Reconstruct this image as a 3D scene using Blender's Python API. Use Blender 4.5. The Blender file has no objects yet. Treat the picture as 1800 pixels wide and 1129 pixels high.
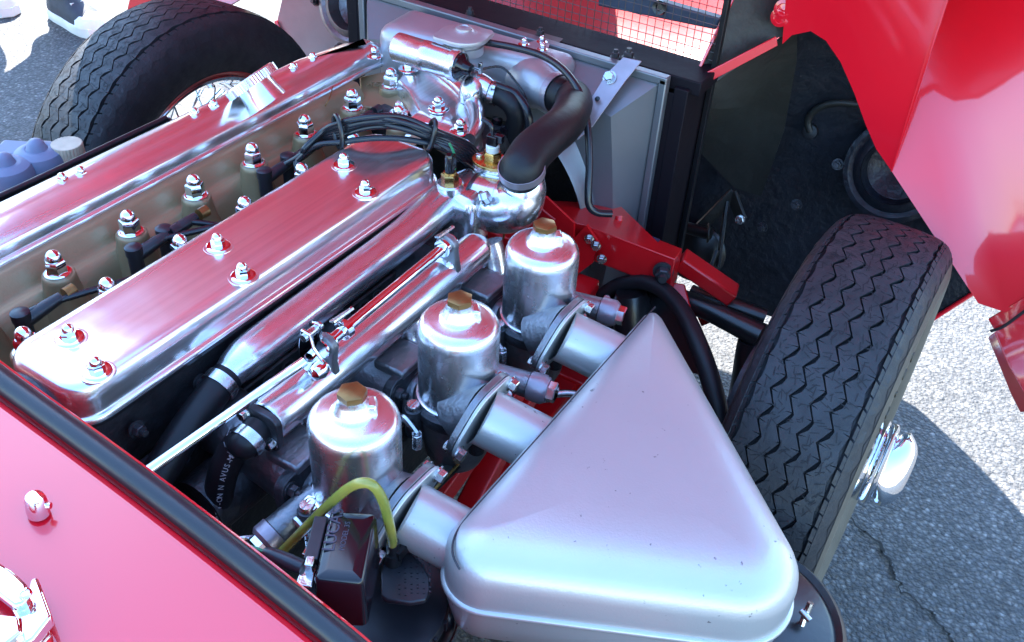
import bpy, bmesh, math, random
from math import sin, cos, pi, radians, sqrt, atan2
from mathutils import Vector, Matrix, Quaternion
random.seed(7)
SC = bpy.context.scene
COL = SC.collection

# ------------------------------------------------------------------ camera, sky, sun, exposure
CAM_POS = Vector((-0.4915, -0.7636, 1.3433))
YAW, PITCH, ROLL, FPX = 0.5192, 0.675, 0.0661, 1709.1      # focal length in pixels of an 1800 px wide frame
FWD = Vector((cos(PITCH) * cos(YAW), cos(PITCH) * sin(YAW), -sin(PITCH)))
_r = Vector((sin(YAW), -cos(YAW), 0)); _u = _r.cross(FWD)
RGT = cos(ROLL) * _r + sin(ROLL) * _u
UPV = -sin(ROLL) * _r + cos(ROLL) * _u
cam = bpy.data.cameras.new("camera"); cam.sensor_width = 36.0; cam.lens = 36.0 * FPX / 1800.0
cam.clip_start = 0.02; cam.clip_end = 2000
camo = bpy.data.objects.new("camera", cam); COL.objects.link(camo)
camo.matrix_world = Matrix(((RGT.x, UPV.x, -FWD.x, CAM_POS.x), (RGT.y, UPV.y, -FWD.y, CAM_POS.y), (RGT.z, UPV.z, -FWD.z, CAM_POS.z), (0, 0, 0, 1)))
SC.camera = camo

SUN_EL, SUN_AZ = radians(47), radians(43)                  # azimuth from +X towards +Y
SUN_DIR = Vector((cos(SUN_EL) * cos(SUN_AZ), cos(SUN_EL) * sin(SUN_AZ), sin(SUN_EL)))
world = bpy.data.worlds.new("World"); SC.world = world; world.use_nodes = True
wn = world.node_tree; wn.nodes.clear()
sky = wn.nodes.new("ShaderNodeTexSky"); sky.sky_type = 'NISHITA'; sky.sun_disc = False
sky.sun_elevation = SUN_EL; sky.sun_rotation = atan2(SUN_DIR.x, SUN_DIR.y)
sky.air_density = 1.7; sky.dust_density = 0.5; sky.ozone_density = 9.0
bg = wn.nodes.new("ShaderNodeBackground"); bg.inputs[1].default_value = 0.15
wo = wn.nodes.new("ShaderNodeOutputWorld")
wn.links.new(sky.outputs[0], bg.inputs[0]); wn.links.new(bg.outputs[0], wo.inputs[0])
sun = bpy.data.lights.new("sun", 'SUN'); sun.energy = 5.0; sun.angle = radians(0.5); sun.color = (1, .96, .90)
suno = bpy.data.objects.new("sun", sun); COL.objects.link(suno)
suno.rotation_euler = (-SUN_DIR).to_track_quat('-Z', 'Y').to_euler()
SC.view_settings.view_transform = 'Standard'; SC.view_settings.look = 'None'
SC.view_settings.exposure = 2.68; SC.view_settings.gamma = 1.0; SC.view_settings.use_curve_mapping = False
SC.render.engine = 'CYCLES'
SC.cycles.max_bounces = 8; SC.cycles.glossy_bounces = 5; SC.cycles.diffuse_bounces = 3; SC.cycles.transmission_bounces = 6
SC.cycles.sample_clamp_indirect = 8; SC.cycles.use_denoising = True; SC.cycles.caustics_reflective = False


# ------------------------------------------------------------------ materials
MATS = {}
def mat(name, col, rough=.5, metal=0.0, spec=.5, coat=0.0, cior=1.5, haze=0.0, hrough=.5, streak=0, specks=None, bump=0.0, bscale=60.0, var=0.0, vscale=8.0, rvar=0.0, tint=None,
        trans=0.0, detail=4.0, coat_rough=.03, fine=0.0, fscale=900.0, aniso=0):
    m = bpy.data.materials.new(name); m.use_nodes = True
    nt = m.node_tree; N = nt.nodes; L = nt.links
    p = N["Principled BSDF"]
    p.inputs["Base Color"].default_value = (*col, 1); p.inputs["Roughness"].default_value = rough
    p.inputs["Metallic"].default_value = metal; p.inputs["Specular IOR Level"].default_value = spec
    p.inputs["Coat Weight"].default_value = coat; p.inputs["Coat Roughness"].default_value = coat_rough
    p.inputs["Transmission Weight"].default_value = trans
    p.inputs["Coat IOR"].default_value = cior
    tc = N.new("ShaderNodeTexCoord")
    if var:
        n = N.new("ShaderNodeTexNoise"); n.inputs["Scale"].default_value = vscale; n.inputs["Detail"].default_value = 6
        r = N.new("ShaderNodeMapRange"); r.inputs[1].default_value = .3; r.inputs[2].default_value = .7
        L.new(tc.outputs["Object"], n.inputs["Vector"]); L.new(n.outputs["Fac"], r.inputs[0])
        mx = N.new("ShaderNodeMix"); mx.data_type = 'RGBA'
        t = tint or tuple(max(0, c * (1 - var)) for c in col)
        mx.inputs[6].default_value = (*col, 1); mx.inputs[7].default_value = (*t, 1)
        L.new(r.outputs[0], mx.inputs[0]); L.new(mx.outputs[2], p.inputs["Base Color"])
    if rvar:
        n = N.new("ShaderNodeTexNoise"); n.inputs["Scale"].default_value = vscale * 2.3; n.inputs["Detail"].default_value = 8
        r = N.new("ShaderNodeMapRange"); r.inputs[1].default_value = .3; r.inputs[2].default_value = .7
        r.inputs[3].default_value = max(0, rough - rvar); r.inputs[4].default_value = rough + rvar
        L.new(tc.outputs["Object"], n.inputs["Vector"]); L.new(n.outputs["Fac"], r.inputs[0]); L.new(r.outputs[0], p.inputs["Roughness"])
    if specks:
        n = N.new("ShaderNodeTexNoise"); n.inputs["Scale"].default_value = 130; n.inputs["Detail"].default_value = 3
        n3 = N.new("ShaderNodeTexNoise"); n3.inputs["Scale"].default_value = 7; n3.inputs["Detail"].default_value = 4
        ad = N.new("ShaderNodeMath"); ad.operation = 'MULTIPLY_ADD'; ad.inputs[1].default_value = .35
        r = N.new("ShaderNodeMapRange"); r.inputs[1].default_value = .885; r.inputs[2].default_value = .93
        L.new(tc.outputs["Object"], n.inputs["Vector"]); L.new(tc.outputs["Object"], n3.inputs["Vector"]); L.new(n3.outputs["Fac"], ad.inputs[0]); L.new(n.outputs["Fac"], ad.inputs[2]); L.new(ad.outputs[0], r.inputs[0])
        mx2 = N.new("ShaderNodeMix"); mx2.data_type = 'RGBA'; mx2.inputs[7].default_value = (*specks, 1)
        if p.inputs["Base Color"].is_linked: L.new(p.inputs["Base Color"].links[0].from_socket, mx2.inputs[6])
        else: mx2.inputs[6].default_value = (*col, 1)
        L.new(r.outputs[0], mx2.inputs[0]); L.new(mx2.outputs[2], p.inputs["Base Color"])
    last = None
    for s, sc_, dt in ((bump, bscale, detail), (fine, fscale, 2.0)):
        if s:
            n = N.new("ShaderNodeTexNoise"); n.inputs["Scale"].default_value = sc_; n.inputs["Detail"].default_value = dt
            b = N.new("ShaderNodeBump"); b.inputs["Strength"].default_value = 1; b.inputs["Distance"].default_value = s
            L.new(tc.outputs["Object"], n.inputs["Vector"]); L.new(n.outputs["Fac"], b.inputs["Height"])
            if last: L.new(last.outputs[0], b.inputs["Normal"])
            last = b
    if last:
        L.new(last.outputs[0], p.inputs["Normal"])
        if coat: L.new(last.outputs[0], p.inputs["Coat Normal"])
    if haze:
        q = N.new("ShaderNodeBsdfPrincipled"); q.inputs["Metallic"].default_value = metal; q.inputs["Roughness"].default_value = hrough
        q.inputs["Base Color"].default_value = (*col, 1)
        if last: L.new(last.outputs[0], q.inputs["Normal"])
        hn = N.new("ShaderNodeTexNoise"); hn.inputs["Scale"].default_value = 22; hn.inputs["Detail"].default_value = 7
        mp = N.new("ShaderNodeMapping"); mp.inputs["Scale"].default_value = (.10, 4, 4) if streak else (1, 1, 1)
        L.new(tc.outputs["Object"], mp.inputs["Vector"]); L.new(mp.outputs[0], hn.inputs["Vector"])
        hr = N.new("ShaderNodeMapRange"); hr.inputs[1].default_value = .3; hr.inputs[2].default_value = .7; hr.inputs[3].default_value = haze * .8; hr.inputs[4].default_value = haze * 1.25
        ms = N.new("ShaderNodeMixShader"); L.new(hn.outputs["Fac"], hr.inputs[0]); L.new(hr.outputs[0], ms.inputs[0]); L.new(p.outputs[0], ms.inputs[1]); L.new(q.outputs[0], ms.inputs[2])
        L.new(ms.outputs[0], N["Material Output"].inputs[0])
    MATS[name] = m
    return m

M_RED = mat("red_paint", (.74, .004, .018), .30, cior=1.72, spec=.6, coat=1.0, coat_rough=.035, bump=.00015, bscale=6, fine=.00001, fscale=1200)
M_REDF = mat("red_frame_paint", (.66, .005, .010), .38, coat=.6, coat_rough=.12, bump=.0004, bscale=60, var=.25, vscale=12)
M_POL = mat("polished_aluminium", (.86, .86, .88), .15, 1.0, rvar=.06, vscale=9, bump=.0006, bscale=14, detail=2, fine=.00003, fscale=700, var=.10, haze=0.30, hrough=.42, streak=1)
M_PIPE = mat("polished_cast_aluminium", (.80, .80, .83), .19, 1.0, rvar=.06, vscale=14, bump=.0004, bscale=22, detail=2, fine=.00004, fscale=500, var=.16, haze=0.22, hrough=.45, streak=1)
M_SPUN = mat("spun_aluminium", (.80, .81, .84), .23, 1.0, rvar=.06, vscale=12, bump=.0003, bscale=40, fine=.00003, fscale=900, var=.1, haze=0.22, hrough=.45, streak=1)
M_CHROME = mat("chrome", (.80, .81, .83), .05, 1.0, bump=.0002, bscale=20)
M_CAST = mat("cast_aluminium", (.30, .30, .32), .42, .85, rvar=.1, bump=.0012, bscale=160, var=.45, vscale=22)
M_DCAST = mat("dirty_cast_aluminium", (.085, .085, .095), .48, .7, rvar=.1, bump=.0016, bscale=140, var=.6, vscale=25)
M_ZINC = mat("zinc_plated_steel", (.62, .62, .63), .25, 1.0, rvar=.08, bump=.0005, bscale=120, var=.2, vscale=40)
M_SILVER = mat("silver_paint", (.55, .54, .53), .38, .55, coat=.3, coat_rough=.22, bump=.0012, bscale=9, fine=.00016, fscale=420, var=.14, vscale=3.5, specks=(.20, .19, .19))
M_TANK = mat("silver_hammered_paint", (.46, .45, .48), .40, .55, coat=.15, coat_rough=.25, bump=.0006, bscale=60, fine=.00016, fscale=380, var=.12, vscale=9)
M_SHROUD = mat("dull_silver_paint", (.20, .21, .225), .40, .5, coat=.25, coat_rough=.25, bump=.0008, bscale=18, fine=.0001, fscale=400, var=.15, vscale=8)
M_GOLD = mat("gold_head_paint", (.36, .255, .135), .40, .35, coat=.2, coat_rough=.3, bump=.0005, bscale=50, fine=.00018, fscale=420, var=.16, vscale=14)
M_RUB = mat("black_rubber", (.008, .008, .010), .48, spec=.35, bump=.0006, bscale=60, rvar=.08, fine=.00008, fscale=600)
M_SEAL = mat("rubber_seal", (.02, .021, .024), .33, bump=.0005, bscale=25, rvar=.06, fine=.00006, fscale=700)
M_BLACK = mat("black_paint", (.010, .010, .012), .32, coat=.2, coat_rough=.2, bump=.0005, bscale=50, var=.4, vscale=20)
M_BAKE = mat("black_bakelite", (.007, .005, .008), .16, spec=.35, coat=.3, coat_rough=.08, bump=.0002, bscale=12)
M_SATIN = mat("black_satin_plastic", (.018, .018, .024), .36, bump=.0003, bscale=60, var=.3, vscale=20)
M_LEAD = mat("black_lead", (.012, .013, .018), .26, bump=.0002, bscale=80)
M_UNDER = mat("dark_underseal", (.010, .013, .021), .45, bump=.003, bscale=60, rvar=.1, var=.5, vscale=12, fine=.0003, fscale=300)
M_OLIVE = mat("dark_dusty_steel", (.024, .023, .019), .5, bump=.002, bscale=40, var=.5, vscale=10)
M_SKYLIT = mat("skylit_liner_grey", (.30, .32, .34), .45, bump=.001, bscale=30, var=.25, vscale=12)  # far liner's sky light put into its colour; the near liner stays dark
M_BRASS = mat("brass", (.60, .36, .12), .27, 1.0, rvar=.08, bump=.0005, bscale=80, var=.3, vscale=60)
M_COPPER = mat("aged_brass_cap", (.30, .155, .05), .36, .75, rvar=.06, bump=.0006, bscale=90, var=.35, vscale=70)
M_WHITE = mat("white_plastic", (.78, .77, .72), .4)
M_CREAM = mat("cream_plastic", (.62, .52, .36), .45, var=.3, vscale=40, bump=.001, bscale=60)
M_BLUEG = mat("blue_grey_rubber", (.19, .23, .33), .55, bump=.0008, bscale=40, var=.12, vscale=12)
M_TYRE = mat("tyre_rubber", (.0145, .0155, .0185), .58, bump=.0008, bscale=180, rvar=.1, var=.45, vscale=30, tint=(.028, .029, .033), fine=.0002, fscale=700)
M_TYREG = mat("tyre_groove_rubber", (.010, .010, .012), .75, bump=.0006, bscale=100)
M_TYREB = mat("dusty_sidewall_rubber", (.115, .095, .07), .7, bump=.0004, bscale=200, var=.3, vscale=20)
M_TUBE = mat("yellowed_clear_tube", (.62, .50, .10), .18, trans=.45, spec=.5, var=.35, vscale=30, tint=(.30, .34, .06))
M_GREENW = mat("green_wire", (.03, .22, .10), .35)
M_REDW = mat("red_wire", (.35, .01, .03), .35)
M_STRAP = mat("dull_bracket_steel", (.42, .36, .40), .38, .6, bump=.0008, bscale=90, var=.2, vscale=30)
M_LABEL = mat("dark_label", (.06, .02, .025), .4, var=.4, vscale=60)
M_LABELB = mat("worn_blue_label", (.05, .035, .08), .45, var=.5, vscale=90)
M_INK = mat("white_ink", (.55, .57, .62), .6, var=.5, vscale=300)
M_MOULD = mat("moulded_letters", (.05, .046, .066), .32)
M_SHOE = mat("dark_canvas", (.035, .04, .055), .7, bump=.0006, bscale=400, var=.3, vscale=30)
M_SOLE = mat("white_rubber", (.72, .70, .66), .55, var=.15, vscale=20)
M_TROUS = mat("pale_trouser_cloth", (.55, .47, .50), .85, bump=.003, bscale=30, var=.12, vscale=6)
M_SHIRT = mat("blue_shirt_cloth", (.10, .16, .28), .85, bump=.003, bscale=25)
M_SKIN = mat("skin", (.55, .34, .25), .5)
M_HAIR = mat("dark_hair", (.03, .02, .015), .6)
M_MATTE = mat("matte_black_paint", (.008, .006, .009), .62, spec=.15, bump=.0005, bscale=60)
M_INNER = mat("red_inner_paint", (.46, .014, .014), .25, coat=.15, coat_rough=.06, bump=.0006, bscale=14)
M_BAR = mat("blue_black_paint", (.045, .06, .10), .5, bump=.0008, bscale=60, var=.3, vscale=20)
M_CORE = mat("radiator_core", (.012, .012, .013), .5, bump=.002, bscale=220)
M_WIRE = mat("mesh_wire", (.10, .09, .085), .4, .6)
M_GLASS = mat("bottle_glass", (.75, .82, .86), .05, trans=.9)

def asphalt():
    m = bpy.data.materials.new("asphalt"); m.use_nodes = True
    nt = m.node_tree; N = nt.nodes; L = nt.links; p = N["Principled BSDF"]
    tc = N.new("ShaderNodeTexCoord")
    v = N.new("ShaderNodeTexVoronoi"); v.inputs["Scale"].default_value = 125; v.inputs["Randomness"].default_value = 1
    v2 = N.new("ShaderNodeTexVoronoi"); v2.inputs["Scale"].default_value = 240
    n = N.new("ShaderNodeTexNoise"); n.inputs["Scale"].default_value = 3.5; n.inputs["Detail"].default_value = 8
    n2 = N.new("ShaderNodeTexNoise"); n2.inputs["Scale"].default_value = 70; n2.inputs["Detail"].default_value = 5
    for t in (v, v2, n, n2): L.new(tc.outputs["Object"], t.inputs["Vector"])
    sep = N.new("ShaderNodeSeparateColor"); L.new(v.outputs["Color"], sep.inputs[0])
    cr = N.new("ShaderNodeValToRGB"); e = cr.color_ramp.elements
    e[0].position = 0; e[0].color = (.050, .052, .056, 1); e[1].position = 1; e[1].color = (.24, .235, .23, 1)
    x = cr.color_ramp.elements.new(.72); x.color = (.098, .100, .104, 1)
    x = cr.color_ramp.elements.new(.95); x.color = (.145, .143, .14, 1)
    L.new(sep.outputs[0], cr.inputs[0])
    cr2 = N.new("ShaderNodeMapRange"); cr2.inputs[1].default_value = .25; cr2.inputs[2].default_value = .75; cr2.inputs[3].default_value = .75; cr2.inputs[4].default_value = 1.2
    L.new(n.outputs["Fac"], cr2.inputs[0])
    gap = N.new("ShaderNodeMapRange"); gap.inputs[1].default_value = .15; gap.inputs[2].default_value = .62; gap.inputs[3].default_value = 1; gap.inputs[4].default_value = .42
    L.new(v.outputs["Distance"], gap.inputs[0])
    mul = N.new("ShaderNodeMath"); mul.operation = 'MULTIPLY'; L.new(cr2.outputs[0], mul.inputs[0]); L.new(gap.outputs[0], mul.inputs[1])
    mx = N.new("ShaderNodeVectorMath"); mx.operation = 'SCALE'
    L.new(cr.outputs[0], mx.inputs[0]); L.new(mul.outputs[0], mx.inputs["Scale"]); L.new(mx.outputs[0], p.inputs["Base Color"])
    p.inputs["Roughness"].default_value = .72
    h = N.new("ShaderNodeMath"); h.operation = 'MULTIPLY_ADD'; h.inputs[1].default_value = -1.0
    L.new(v.outputs["Distance"], h.inputs[0]); L.new(n2.outputs["Fac"], h.inputs[2])
    b = N.new("ShaderNodeBump"); b.inputs["Strength"].default_value = 1; b.inputs["Distance"].default_value = .0026
    L.new(h.outputs[0], b.inputs["Height"])
    b2 = N.new("ShaderNodeBump"); b2.inputs["Strength"].default_value = .6; b2.inputs["Distance"].default_value = .002
    L.new(v2.outputs["Distance"], b2.inputs["Height"]); L.new(b.outputs[0], b2.inputs["Normal"]); L.new(b2.outputs[0], p.inputs["Normal"])
    return m
M_ASPH = asphalt()

# ------------------------------------------------------------------ geometry helpers
def at(px, py, x=None, y=None, z=None):
    """world point on the plane x=, y= or z= seen at a spot of the (1800 px wide) photograph"""
    d = FWD + (px - 900) / FPX * RGT - (py - 564.5) / FPX * UPV
    if z is not None: t = (z - CAM_POS.z) / d.z
    elif y is not None: t = (y - CAM_POS.y) / d.y
    else: t = (x - CAM_POS.x) / d.x
    return CAM_POS + d * t

def frame(o, z=(0, 0, 1), x=(1, 0, 0)):
    z = Vector(z).normalized(); x = Vector(x)
    if abs(x.normalized().dot(z)) > .98: x = Vector((0, 1, 0)) if abs(z.y) < .9 else Vector((1, 0, 0))
    y = z.cross(x).normalized(); x = y.cross(z)
    return Matrix(((x.x, y.x, z.x, o[0]), (x.y, y.y, z.y, o[1]), (x.z, y.z, z.z, o[2]), (0, 0, 0, 1)))

def rounded(poly, r, seg=5, inset=0.0):
    """convex polygon (ccw) -> outline with rounded corners; inset moves the outline inwards"""
    n = len(poly); out = []
    rr = r if isinstance(r, (list, tuple)) else [r] * n
    lines = []
    for i in range(n):
        a = Vector(poly[i]); b = Vector(poly[(i + 1) % n]); d = (b - a).normalized(); nrm = Vector((-d.y, d.x))
        lines.append((a + nrm * inset, d))
    pts = []
    for i in range(n):
        a, d = lines[i - 1]; b, e = lines[i]
        den = d.x * e.y - d.y * e.x
        t = ((b.x - a.x) * e.y - (b.y - a.y) * e.x) / den
        pts.append(a + d * t)
    for i in range(n):
        p = pts[i]; a = (pts[i - 1] - p).normalized(); b = (pts[(i + 1) % n] - p).normalized()
        rad = max(rr[i] - inset, .0006)
        half = math.acos(max(-1, min(1, a.dot(b)))) / 2
        c = p + (a + b).normalized() * (rad / sin(half))
        s = p + a * (rad / math.tan(half)); e = p + b * (rad / math.tan(half))
        a0 = atan2(s.y - c.y, s.x - c.x); a1 = atan2(e.y - c.y, e.x - c.x)
        while a1 < a0: a1 += 2 * pi
        if a1 - a0 > pi: a1 -= 2 * pi
        for k in range(seg + 1):
            q = a0 + (a1 - a0) * k / seg
            out.append((c.x + rad * cos(q), c.y + rad * sin(q)))
    return out

class MB:
    def __init__(s): s.v = []; s.f = []
    def add(s, vs, fs, m=None):
        k = len(s.v)
        s.v += [(m @ Vector(q)) if m is not None else Vector(q) for q in vs]
        s.f += [tuple(i + k for i in f) for f in fs]
        return s
    def box(s, c, d, m=None, taper=1.0):
        x, y, z = d[0] / 2, d[1] / 2, d[2] / 2
        vs = [(c[0] + a * x * (taper if e > 0 else 1), c[1] + b * y * (taper if e > 0 else 1), c[2] + e * z) for e in (-1, 1) for a, b in ((-1, -1), (1, -1), (1, 1), (-1, 1))]
        return s.add(vs, [(3, 2, 1, 0), (4, 5, 6, 7), (0, 1, 5, 4), (1, 2, 6, 5), (2, 3, 7, 6), (3, 0, 4, 7)], m)
    def lathe(s, prof, m=None, seg=28, cap=True):
        vs = []; fs = []; n = len(prof)
        for i in range(seg):
            a = 2 * pi * i / seg
            for r, z in prof: vs.append((r * cos(a), r * sin(a), z))
        for i in range(seg):
            j = (i + 1) % seg
            for k in range(n - 1): fs.append((i * n + k, j * n + k, j * n + k + 1, i * n + k + 1))
        if cap:
            if prof[0][0] > 1e-6: fs.append(tuple(i * n for i in range(seg))[::-1])
            if prof[-1][0] > 1e-6: fs.append(tuple(i * n + n - 1 for i in range(seg)))
        return s.add(vs, fs, m)
    def loft(s, poly, prof, r, m=None, seg=5, bottom=False, top=True):
        """stack of inset outlines: prof = [(inset, z), ...]"""
        loops = [rounded(poly, r, seg, i) for i, z in prof]; n = len(loops[0]); vs = []; fs = []
        for lp, (i, z) in zip(loops, prof): vs += [(x, y, z) for x, y in lp]
        for k in range(len(prof) - 1):
            for i in range(n):
                j = (i + 1) % n
                fs.append((k * n + i, k * n + j, (k + 1) * n + j, (k + 1) * n + i))
        if top: fs.append(tuple((len(prof) - 1) * n + i for i in range(n)))
        if bottom: fs.append(tuple(range(n))[::-1])
        return s.add(vs, fs, m)
    def tube(s, pts, r, seg=14, cap=True, smooth=8, flat=None):
        """round tube through points (Catmull-Rom); r a number or a list per point"""
        P = [Vector(p) for p in pts]; R = list(r) if isinstance(r, (list, tuple)) else [r] * len(P)
        if smooth > 1 and len(P) > 2:
            Q = []; RR = []
            for i in range(len(P) - 1):
                p0 = P[max(i - 1, 0)]; p1 = P[i]; p2 = P[i + 1]; p3 = P[min(i + 2, len(P) - 1)]
                for k in range(smooth):
                    t = k / smooth
                    Q.append(.5 * ((2 * p1) + (p2 - p0) * t + (2 * p0 - 5 * p1 + 4 * p2 - p3) * t * t + (3 * p1 - p0 - 3 * p2 + p3) * t ** 3))
                    RR.append(R[i] + (R[i + 1] - R[i]) * t)
            Q.append(P[-1]); RR.append(R[-1]); P, R = Q, RR
        n = len(P); T = []
        for i in range(n): T.append((P[min(i + 1, n - 1)] - P[max(i - 1, 0)]).normalized())
        a = Vector((0, 0, 1)) if abs(T[0].z) < .9 else Vector((1, 0, 0))
        nx = (a - T[0] * a.dot(T[0])).normalized(); vs = []; fs = []
        for i in range(n):
            nx = (nx - T[i] * nx.dot(T[i])).normalized(); ny = T[i].cross(nx)
            for k in range(seg):
                q = 2 * pi * k / seg
                vs.append(P[i] + (nx * cos(q) + ny * sin(q)) * R[i])
        for i in range(n - 1):
            for k in range(seg):
                j = (k + 1) % seg
                fs.append((i * seg + k, i * seg + j, (i + 1) * seg + j, (i + 1) * seg + k))
        if cap: fs.append(tuple(range(seg))[::-1]); fs.append(tuple((n - 1) * seg + k for k in range(seg)))
        return s.add(vs, fs)
    def prism(s, poly, z0, z1, m=None):
        n = len(poly); vs = [(x, y, z0) for x, y in poly] + [(x, y, z1) for x, y in poly]
        fs = [tuple(range(n))[::-1], tuple(range(n, 2 * n))] + [(i, (i + 1) % n, n + (i + 1) % n, n + i) for i in range(n)]
        return s.add(vs, fs, m)
    def hexa(s, af, z0, z1, m=None, ch=.12):
        r = af / sqrt(3); h = z1 - z0
        def lp(k, z): return [(r * k * cos(pi / 3 * i), r * k * sin(pi / 3 * i), z) for i in range(6)]
        vs = lp(1, z0) + lp(1, z1 - h * ch) + lp(.87, z1)
        fs = [tuple(range(6))[::-1], tuple(range(12, 18))]
        for b in (0, 6): fs += [(b + i, b + (i + 1) % 6, b + 6 + (i + 1) % 6, b + 6 + i) for i in range(6)]
        return s.add(vs, fs, m)
    def grid(s, fn, nu, nv, m=None, keep=None):
        vs = [fn(i / nu, j / nv) for i in range(nu + 1) for j in range(nv + 1)]; fs = []
        for i in range(nu):
            for j in range(nv):
                if keep is None or keep((i + .5) / nu, (j + .5) / nv):
                    fs.append((i * (nv + 1) + j, (i + 1) * (nv + 1) + j, (i + 1) * (nv + 1) + j + 1, i * (nv + 1) + j + 1))
        return s.add(vs, fs, m)
    def sheet(s, pts, th=.002):
        """plate: a planar outline in space given a thickness along its normal"""
        P = [Vector(p) for p in pts]; n = Vector((0, 0, 0))
        for i in range(len(P)): n += P[i].cross(P[(i + 1) % len(P)])
        n = n.normalized() * th / 2; k = len(P)
        vs = [p + n for p in P] + [p - n for p in P]
        return s.add(vs, [tuple(range(k)), tuple(range(k, 2 * k))[::-1]] + [(k + i, k + (i + 1) % k, (i + 1) % k, i) for i in range(k)])

ORIG = {}
def thing(name, label, cat, loc=(0, 0, 0), group=None):
    o = bpy.data.objects.new(name, None); COL.objects.link(o); o.location = loc; o.empty_display_size = .05
    o['label'] = label; o['category'] = cat
    if group: o['group'] = group
    ORIG[o] = Vector(loc)
    return o
def tag(o, label=None, cat=None, group=None, kind=None):
    if label: o['label'] = label
    if cat: o['category'] = cat
    if group: o['group'] = group
    if kind: o['kind'] = kind
    return o
def obj(name, mb, m, parent=None, bevel=0, solid=0, sharp=38, local=False, label=None, weld=0):
    """link the collected shapes as ONE mesh object; coordinates are world ones unless local"""
    off = Vector((0, 0, 0))
    if parent is not None and not local: off = ORIG[parent]
    me = bpy.data.meshes.new(name); me.from_pydata([tuple(q - off) for q in mb.v], [], mb.f); me.validate(); me.update()
    bm = bmesh.new(); bm.from_mesh(me)
    if weld: bmesh.ops.remove_doubles(bm, verts=bm.verts, dist=weld)
    bmesh.ops.recalc_face_normals(bm, faces=bm.faces)
    if solid: bmesh.ops.solidify(bm, geom=bm.faces[:], thickness=solid)
    bm.to_mesh(me); bm.free()
    me.polygons.foreach_set('use_smooth', [True] * len(me.polygons)); me.set_sharp_from_angle(angle=radians(sharp))
    me.materials.append(m)
    o = bpy.data.objects.new(name, me); COL.objects.link(o)
    if parent is not None: o.parent = parent
    ORIG[o] = off
    if bevel:
        md = o.modifiers.new("edge", 'BEVEL'); md.width = bevel; md.segments = 2; md.limit_method = 'ANGLE'; md.angle_limit = radians(40)
    if label: o['label'] = label
    return o
def clone(o, parent=None, loc=None, rot=None):
    c = o.copy(); COL.objects.link(c); c.parent = parent
    ORIG[c] = ORIG.get(o, Vector((0, 0, 0)))
    if loc is not None: c.location = loc
    if rot is not None: c.rotation_euler = rot
    for ch in [q for q in COL.objects if q.parent == o]: clone(ch, c)
    return c
def text(name, s, size, m, parent, mtx, ext=.0004, align='LEFT', kind=None):
    cu = bpy.data.curves.new(name, 'FONT'); cu.body = s; cu.size = size; cu.extrude = ext; cu.align_x = align; cu.resolution_u = 3
    t = bpy.data.objects.new(name, cu); COL.objects.link(t)
    dg = bpy.context.evaluated_depsgraph_get(); dg.update()
    me = bpy.data.meshes.new_from_object(t.evaluated_get(dg))
    bpy.data.objects.remove(t); bpy.data.curves.remove(cu)
    me.transform(Matrix.Translation(-ORIG[parent]) @ mtx); me.materials.clear(); me.materials.append(m)
    o = bpy.data.objects.new(name, me); COL.objects.link(o); o.parent = parent; ORIG[o] = ORIG[parent]
    return o
def inst(src, parent, loc, rot=None, name=None):
    """another piece sharing src's mesh, src built round its own origin"""
    c = bpy.data.objects.new(name or src.name.split('.')[0], src.data); COL.objects.link(c); c.parent = parent
    c.location = Vector(loc) - ORIG[parent]
    if rot is not None: c.rotation_mode = 'QUATERNION'; c.rotation_quaternion = rot
    ORIG[c] = ORIG[parent]
    return c
def quat(z, x=(1, 0, 0)): return frame((0, 0, 0), z, x).to_quaternion()
def clampband(mb, c, axis, r, w=.009):
    f = frame(c, axis)
    mb.lathe([(r, -w / 2), (r + .0012, -w / 2), (r + .0012, w / 2), (r, w / 2)], f, 28, cap=False)
    return mb

# meshes shared by small fasteners, each built round its own origin; the first use is linked, later ones share it
def template(name, mb, m):
    me = bpy.data.meshes.new(name); me.from_pydata([tuple(q) for q in mb.v], [], mb.f); me.update()
    bm = bmesh.new(); bm.from_mesh(me); bmesh.ops.recalc_face_normals(bm, faces=bm.faces); bm.to_mesh(me); bm.free()
    me.polygons.foreach_set('use_smooth', [True] * len(me.polygons)); me.set_sharp_from_angle(angle=radians(38)); me.materials.append(m)
    return me
def put(name, me, parent, loc, z=(0, 0, 1), x=(1, 0, 0), scale=1.0):
    c = bpy.data.objects.new(name, me); COL.objects.link(c); c.parent = parent
    c.location = Vector(loc) - ORIG[parent]; c.rotation_mode = 'QUATERNION'; c.rotation_quaternion = quat(z, x); c.scale = (scale,) * 3
    ORIG[c] = ORIG[parent]
    return c
def dome(r, z0, h, n=6): return [(r * cos(pi / 2 * i / n), z0 + h * sin(pi / 2 * i / n)) for i in range(n + 1)]
T_CAP = template("cap_nut", MB().lathe([(.0148, 0), (.0148, .0022), (.013, .0032), (.011, .0032)]).hexa(.0205, .003, .019).lathe([(.0088, .018)] + dome(.0088, .021, .0095)), M_CHROME)
T_STUD = template("dome_nut", MB().lathe([(.0115, 0), (.0115, .0014), (.0095, .0022), (.0075, .0022)]).hexa(.0115, .002, .009).lathe([(.0052, .0085)] + dome(.0052, .0095, .0058)), M_CHROME)
T_BOLT = template("bolt", MB().lathe([(.0085, 0), (.0085, .0015), (.006, .0015)]).hexa(.0115, .0014, .008), M_ZINC)
T_SCREW = template("screw", MB().lathe([(.0075, 0), (.0075, .005), (.0065, .0066), (.0012, .0070)]).box((0, 0, .0072), (.0016, .0125, .0009)), M_ZINC)
T_DBOLT = template("bolt", MB().lathe([(.010, 0), (.010, .002), (.007, .002)]).hexa(.0125, .002, .010).lathe([(.004, .01), (.004, .016)]), M_DCAST)

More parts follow.
